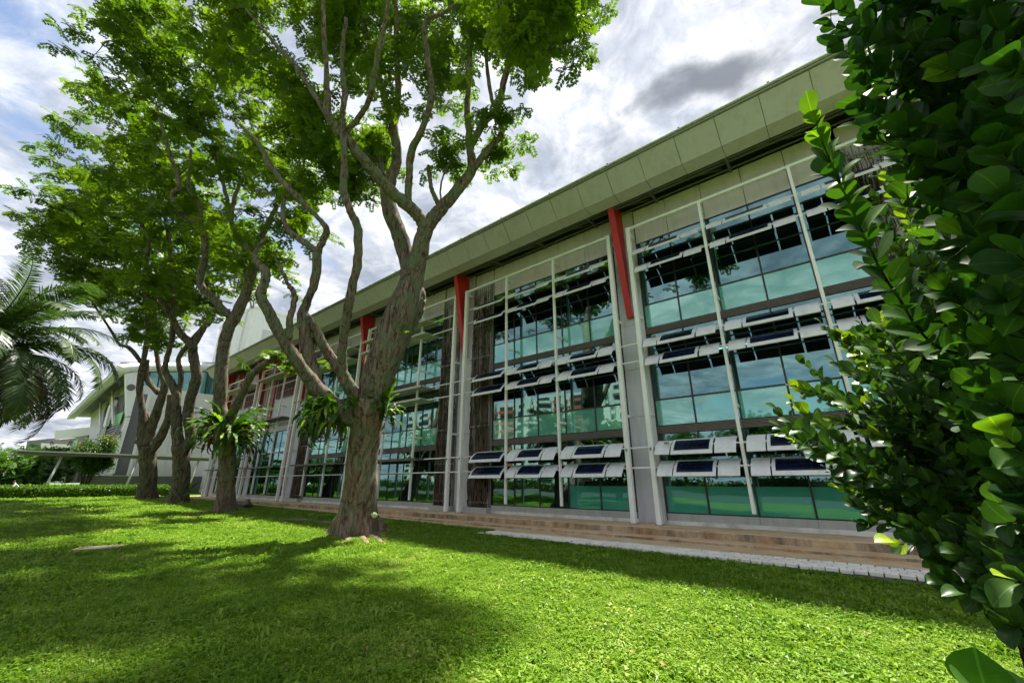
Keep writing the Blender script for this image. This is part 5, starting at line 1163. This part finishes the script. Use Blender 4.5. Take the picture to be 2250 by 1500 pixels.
# ================================================================ small things on the lawn
def ground(px, py):
    p = onZ(px, py, 0.1)
    for _ in range(5): p = onZ(px, py, float(lawn_z(p[0], p[1])))
    return p
g0, g1 = ground(166, 1208), ground(266, 1202); gc = (g0 + g1) / 2; ga = math.atan2(g1[1] - g0[1], g1[0] - g0[0]); gl = np.linalg.norm(g1 - g0)
GR = empty('drain_grate', tuple(gc)); tag(GR, 'flat metal drain grate set in the lawn', 'grate')
def placed(mb, name, mat, parent, c, ang):
    o = bpy.data.objects.new(name, mb.mesh(name, mat)); o.location = tuple(c); o.rotation_euler = (0, 0, ang); return link(o, parent)
placed(MB().box(-gl/2, gl/2, -.3, -.24, -.05, .045).box(-gl/2, gl/2, .24, .3, -.05, .045).box(-gl/2, -gl/2 + .06, -.24, .24, -.05, .045).box(gl/2 - .06, gl/2, -.24, .24, -.05, .045), 'frame', 'grate_frame', GR, gc, ga)
nb = 26
for k in range(nb):
    xx = -gl/2 + .07 + (gl - .14) * (k + .5) / nb; placed(MB().box(xx - .012, xx + .012, -.238, .238, -.02, .04), 'bar', 'grate_metal', GR, gc, ga)
placed(MB().box(-gl/2 + .061, gl/2 - .061, -.239, .239, -.06, -.03), 'pit', 'bg_dark', GR, gc, ga)
def flat_cover(px, py, rx, ry, mat, name, label, cat, rect=False):
    c = ground(px, py); mb = MB(); n = 4 if rect else 22
    if rect: ring = [(-rx, -ry), (rx, -ry), (rx, ry), (-rx, ry)]
    else: ring = [(rx * math.cos(k / n * 2 * math.pi), ry * math.sin(k / n * 2 * math.pi)) for k in range(n)]
    mb.prism([(a, b_, -.05) for a, b_ in ring], (0, 0, .085)); mb.prism([(a * .86, b_ * .86, .036) for a, b_ in ring], (0, 0, .008))
    o = placed(mb, name, mat, None, c, 0.2); tag(o, label, cat)
flat_cover(128, 1122, 0.75, 0.75, 'slab_brown', 'manhole_cover', 'round brown manhole cover near the palm', 'manhole')
flat_cover(655, 1142, 0.8, 0.45, 'slab_brown', 'stone_slab', 'thin stone slab in the grass, farther of two', 'slab', True)
flat_cover(722, 1148, 0.75, 0.4, 'slab_brown', 'stone_slab', 'thin stone slab in the grass beside the big trunk', 'slab', True)
def rock(px, py, s_, label, seed):
    c = ground(px, py); bm = bmesh.new(); bmesh.ops.create_icosphere(bm, subdivisions=3, radius=1); r_ = random.Random(seed)
    ks = [Vector((r_.gauss(0, 1), r_.gauss(0, 1), r_.gauss(0, 1))) for _ in range(6)]
    for v_ in bm.verts:
        n_ = v_.co.normalized(); v_.co *= 1 + sum(.09 * math.sin(3.1 * n_.dot(k) + i) for i, k in enumerate(ks)); v_.co = Vector((v_.co.x * s_[0], v_.co.y * s_[1], v_.co.z * s_[2]))
    me = bpy.data.meshes.new('boulder'); bm.to_mesh(me); bm.free(); me.materials.append(MATS['rock']); o = bpy.data.objects.new('boulder', me); o.location = (c[0], c[1], c[2] + s_[2] * .25); tag(link(o), label, 'rock')
rock(537, 1116, (0.75, 0.5, 0.42), 'grey boulder just behind the second tree', 1)
rock(372, 1097, (0.5, 0.4, 0.25), 'small rock between the two far trunks', 2)
# surface root crossing the lawn
q = np.array([ground(597, 1258), ground(612, 1252), ground(628, 1245), ground(636, 1243)]); q[:, 2] -= .01
tag(MB().tube(smooth_path(q, 4), [.018 + .012 * math.sin(k * .9) for k in range(13)], 7, .15).build('dry_stick', 'root', None, True), 'short pale crooked stick lying in the grass', 'stick')
# fallen leaves
rs = random.Random(5)
spots = [((1450, 1465), 'brown fallen leaf before the two corner leaves'), ((805, 1440), 'orange fallen leaf low in the lawn middle'), ((1382, 1442), 'rust fallen leaf on the sunny lawn'), ((580, 1347), 'small yellow fallen leaf in the left shade'),
         ((745, 1410), 'yellow fallen leaf near the lawn centre'), ((1780, 1466), 'curled brown fallen leaf by the corner plant'), ((1040, 1180), 'orange fallen leaf by the end of the setts'), ((15, 1306), 'red-brown fallen leaf at the left edge')]
for (pp, lb) in spots:
    c = ground(*pp); s_ = rs.uniform(.05, .08); me = np_mesh('fallen_leaf', OV * s_ * [1, .8, 1.6], OF, 'dead_leaf', smooth=True); o = bpy.data.objects.new('fallen_leaf', me); o.location = (c[0], c[1], c[2] + .055); o.rotation_euler = (rs.uniform(-.4, .4), rs.uniform(-.3, .3), rs.uniform(0, 6)); tag(link(o), lb, 'leaf', 'fallen leaves on the grass')

# scattered litter: small dry leaves nobody could count
rn = np.random.default_rng(31); N = 420; lp = np.column_stack([rn.uniform(-24, 3, N), rn.uniform(1.5, 11.3, N)]); lp = np.column_stack([lp, lawn_z(lp[:, 0], lp[:, 1]) + rn.uniform(.03, .06, N)])
o = link(bpy.data.objects.new('leaf_litter', scatter('leaf_litter', QV, QF, lp, rn.normal(0, 1, (N, 3)) * [1, 1, .3], rn.normal(0, .4, (N, 3)) + [0, 0, 1], rn.uniform(.025, .05, N), 'dead_leaf', rn.uniform(0, 1, N)))); tag(o, 'tiny dry leaves littering the lawn', 'leaf litter', kind='stuff')
# ================================================================ seated person behind the hedge, far left
def skin_body(name, joints, edges, mat, parent, sub=2):
    me = bpy.data.meshes.new(name); me.from_pydata([j[:3] for j in joints], edges, []); o = bpy.data.objects.new(name, me); link(o, None)
    o.modifiers.new('skin', 'SKIN'); o.modifiers.new('sub', 'SUBSURF').levels = sub; o.modifiers['sub'].render_levels = sub
    for v_, j in zip(me.skin_vertices[0].data, joints): v_.radius = (j[3], j[3])
    me.skin_vertices[0].data[0].use_root = True; me.materials.append(MATS[mat]); dg = bpy.context.evaluated_depsgraph_get(); m2 = bpy.data.meshes.new_from_object(o.evaluated_get(dg)); bpy.data.objects.remove(o)
    m2.polygons.foreach_set('use_smooth', np.ones(len(m2.polygons), bool)); return link(bpy.data.objects.new(name, m2), parent)
pc = onX(36, 1071, -60.6); gz = 0.62
PE = empty('person', (pc[0], pc[1], gz)); tag(PE, 'person in pale shirt leaning forward behind the far hedge', 'person')
bx, by = pc[0], pc[1] + 0.1
J = [(bx, by, gz + .50, .14), (bx, by - .06, gz + .74, .15), (bx, by - .20, gz + 1.0, .16), (bx, by - .30, gz + 1.14, .07), (bx, by - .36, gz + 1.24, .09), (bx, by - .40, gz + 1.34, .085),
     (bx + .18, by - .24, gz + 1.02, .07), (bx + .24, by - .34, gz + .78, .05), (bx + .16, by - .52, gz + .66, .04), (bx - .18, by - .24, gz + 1.02, .07), (bx - .24, by - .34, gz + .78, .05), (bx - .14, by - .52, gz + .66, .04),
     (bx + .10, by - .1, gz + .48, .1), (bx + .12, by - .5, gz + .50, .08), (bx + .12, by - .5, gz + .08, .05), (bx + .12, by - .64, gz + .03, .045), (bx - .10, by - .1, gz + .48, .1), (bx - .12, by - .5, gz + .50, .08), (bx - .12, by - .5, gz + .08, .05), (bx - .12, by - .64, gz + .03, .045)]
E_ = [(0, 1), (1, 2), (2, 3), (3, 4), (4, 5), (2, 6), (6, 7), (7, 8), (2, 9), (9, 10), (10, 11), (0, 12), (12, 13), (13, 14), (14, 15), (0, 16), (16, 17), (17, 18), (18, 19)]
skin_body('body', J, E_, 'skin', PE)
skin_body('shirt', [(a, b_, c, r_ + .025) for a, b_, c, r_ in [J[0], J[1], J[2], J[6], J[7], J[9], J[10]]], [(0, 1), (1, 2), (2, 3), (3, 4), (2, 5), (5, 6)], 'cloth_white', PE)
skin_body('trousers', [(a, b_, c, r_ + .02) for a, b_, c, r_ in [J[0], J[12], J[13], J[14], J[16], J[17], J[18]]], [(0, 1), (1, 2), (2, 3), (0, 4), (4, 5), (5, 6)], 'cloth_dark', PE)
skin_body('hair', [(bx, by - .33, gz + 1.24, .085), (bx, by - .36, gz + 1.33, .11), (bx, by - .38, gz + 1.40, .07)], [(0, 1), (1, 2)], 'hair', PE)
bagp = onX(27, 1069, -60.4); skin_body('satchel', [(bagp[0], bagp[1], gz + .3, .2), (bagp[0], bagp[1], gz + .6, .22), (bagp[0], bagp[1] + .05, gz + .8, .1)], [(0, 1), (1, 2)], 'cloth_dark', None); tag(bpy.context.scene.objects['satchel'], 'black bag beside the person behind the hedge', 'bag')
boxo('garden_bench', None, 'slab_brown', pc[0] - .8, pc[0] + .8, pc[1] - .05, pc[1] + .4, 0.9, 0.98)
gbn = scene.objects['garden_bench']; tag(gbn, 'low bench under the person behind the hedge', 'bench')
for sx in (-.6, .6): boxo('leg', gbn, 'slab_brown', pc[0] + sx - .05, pc[0] + sx + .05, pc[1] + .0, pc[1] + .35, 0.3, 0.898)

# ================================================================ grass: one mass of tufts on points
def tuft(nb, h, seed, wd=0.0055, spread=.05):
    rn = np.random.default_rng(seed); mb = MB()
    for k in range(nb):
        a = rn.uniform(0, 6.28); b_ = np.array([rn.normal(0, spread), rn.normal(0, spread), -.005]); L = h * rn.uniform(.6, 1.25); lean = rn.uniform(.3, 1.2); d_ = np.array([math.cos(a), math.sin(a), 0]); s_ = np.array([-d_[1], d_[0], 0]) * wd * rn.uniform(.7, 1.5)
        m_ = b_ + d_ * L * .45 * lean * .7 + [0, 0, L * .55]; e = b_ + d_ * L * lean + [0, 0, L * (.85 - .45 * lean)]
        mb.add([b_ - s_ * .7, b_ + s_ * .7, m_ + s_, m_ - s_, e], [(0, 1, 2, 3), (3, 2, 4)])
    return mb
gcol = bpy.data.collections.new('grass_sources')
for k, (nb_, h_, w_) in enumerate([(24, .055, .006), (20, .07, .0065), (26, .05, .0055), (12, .06, .0105), (18, .09, .0045), (9, .055, .010)]):
    o = bpy.data.objects.new('tuft', tuft(nb_, h_, k, w_, .055).mesh('tuft', 'grass_blade')); gcol.objects.link(o)
rn = np.random.default_rng(77); P = []
def in_front(p): 
    q = p[:, :2]; dist = np.linalg.norm(q, axis=1); a = np.arctan2(-q[:, 0], q[:, 1]) - YAW
    return (np.abs(a) < R(62)) | (dist < 2.5)
def put(x0, x1, y0, y1, dens, lo, hi, sc):
    n_ = int((x1 - x0) * (y1 - y0) * dens); p = np.stack([rn.uniform(x0, x1, n_), rn.uniform(y0, y1, n_)], 1); dist = np.linalg.norm(p, axis=1)
    keep = (dist >= lo) & (dist < hi) & in_front(p) & (p[:, 1] < np.where(p[:, 0] > -11, 11.44, 12.38))
    p = p[keep]; P.append(np.column_stack([p, lawn_z(p[:, 0], p[:, 1]), np.full(len(p), sc) * np.clip(rn.lognormal(0, .3, len(p)) * (1 + .35 * np.sin(p[:, 0] * 2.1 + 3 * np.sin(p[:, 1] * 1.3)) * np.sin(p[:, 1] * 2.7 + 2 * np.sin(p[:, 0] * 1.7))), .45, 2.2)]))
put(-8, 8, -2, 8, 280, 0.3, 6, 1.0); put(-13, 8, -6, 12.4, 190, 6, 11, 1.05); put(-21, 8, -10, 12.4, 100, 11, 19, 1.2); put(-36, 6, -16, 12.4, 45, 19, 34, 1.5); put(-60, 4, -20, 12.4, 16, 34, 62, 2.1)
P = np.vstack(P)
holes = [(ground(128, 1122), .85), (ground(655, 1142), .75), (ground(722, 1148), .7), (ground(215, 1205), .75), (ground(616, 1250), .25)]
keep = np.ones(len(P), bool)
for h_, r_ in holes: keep &= np.linalg.norm(P[:, :2] - h_[:2], axis=1) > r_
for p_ in TREES: keep &= rn.random(len(P)) > 0.9 * np.exp(-((P[:, 0] - p_[0]) ** 2 + (P[:, 1] - p_[1]) ** 2) / 0.9)
thin = np.array([mnoise.fractal(Vector((x * .9 + 3.7, y * .9 + 1.1, 0)), 1.0, 2.0, 3) for x, y in P[:, :2]])
keep &= rn.random(len(P)) > np.clip((thin - .35) * 2.2, 0, .85)
P[:, 3] *= 1 - .25 * np.clip(thin, 0, 1); P = P[keep]
# longer grass against the kerb and round the trunks
ex = rn.uniform(-11, 4.5, 900); P = np.vstack([P, np.column_stack([ex, 11.42 - np.abs(rn.normal(0, .06, 900)), lawn_z(ex), rn.uniform(1.2, 2.1, 900)])])
ex = rn.uniform(-56, -11, 2600); P = np.vstack([P, np.column_stack([ex, 12.36 + rn.normal(0, .06, 2600), lawn_z(ex) + .02, rn.uniform(1.2, 2.2, 2600)])])
me = bpy.data.meshes.new('grass'); me.vertices.add(len(P)); me.vertices.foreach_set('co', P[:, :3].astype(np.float32).ravel()); a = me.attributes.new('size', 'FLOAT', 'POINT'); a.data.foreach_set('value', P[:, 3].astype(np.float32)); me.materials.append(MATS['grass_blade'])
go = link(bpy.data.objects.new('grass', me)); tag(go, 'short green grass covering the lawn', 'grass', kind='stuff')
ng = bpy.data.node_groups.new('grass_tufts', 'GeometryNodeTree'); ng.interface.new_socket('Geometry', in_out='INPUT', socket_type='NodeSocketGeometry'); ng.interface.new_socket('Geometry', in_out='OUTPUT', socket_type='NodeSocketGeometry')
gi = ng.nodes.new('NodeGroupInput'); gout = ng.nodes.new('NodeGroupOutput'); ip = ng.nodes.new('GeometryNodeInstanceOnPoints'); ci = ng.nodes.new('GeometryNodeCollectionInfo')
ci.inputs['Collection'].default_value = gcol; ci.inputs['Separate Children'].default_value = True; ci.inputs['Reset Children'].default_value = True
rv_ = ng.nodes.new('FunctionNodeRandomValue'); rv_.data_type = 'FLOAT_VECTOR'; rv_.inputs[0].default_value = (-.2, -.2, 0); rv_.inputs[1].default_value = (.2, .2, 6.28)
na = ng.nodes.new('GeometryNodeInputNamedAttribute'); na.data_type = 'FLOAT'; na.inputs['Name'].default_value = 'size'
ip.inputs['Pick Instance'].default_value = True
L_ = ng.links.new; L_(gi.outputs[0], ip.inputs['Points']); L_(ci.outputs[0], ip.inputs['Instance']); L_(rv_.outputs[0], ip.inputs['Rotation']); L_(na.outputs[0], ip.inputs['Scale']); L_(ip.outputs[0], gout.inputs[0])
go.modifiers.new('tufts', 'NODES').node_group = ng
print('grass tufts', len(P))
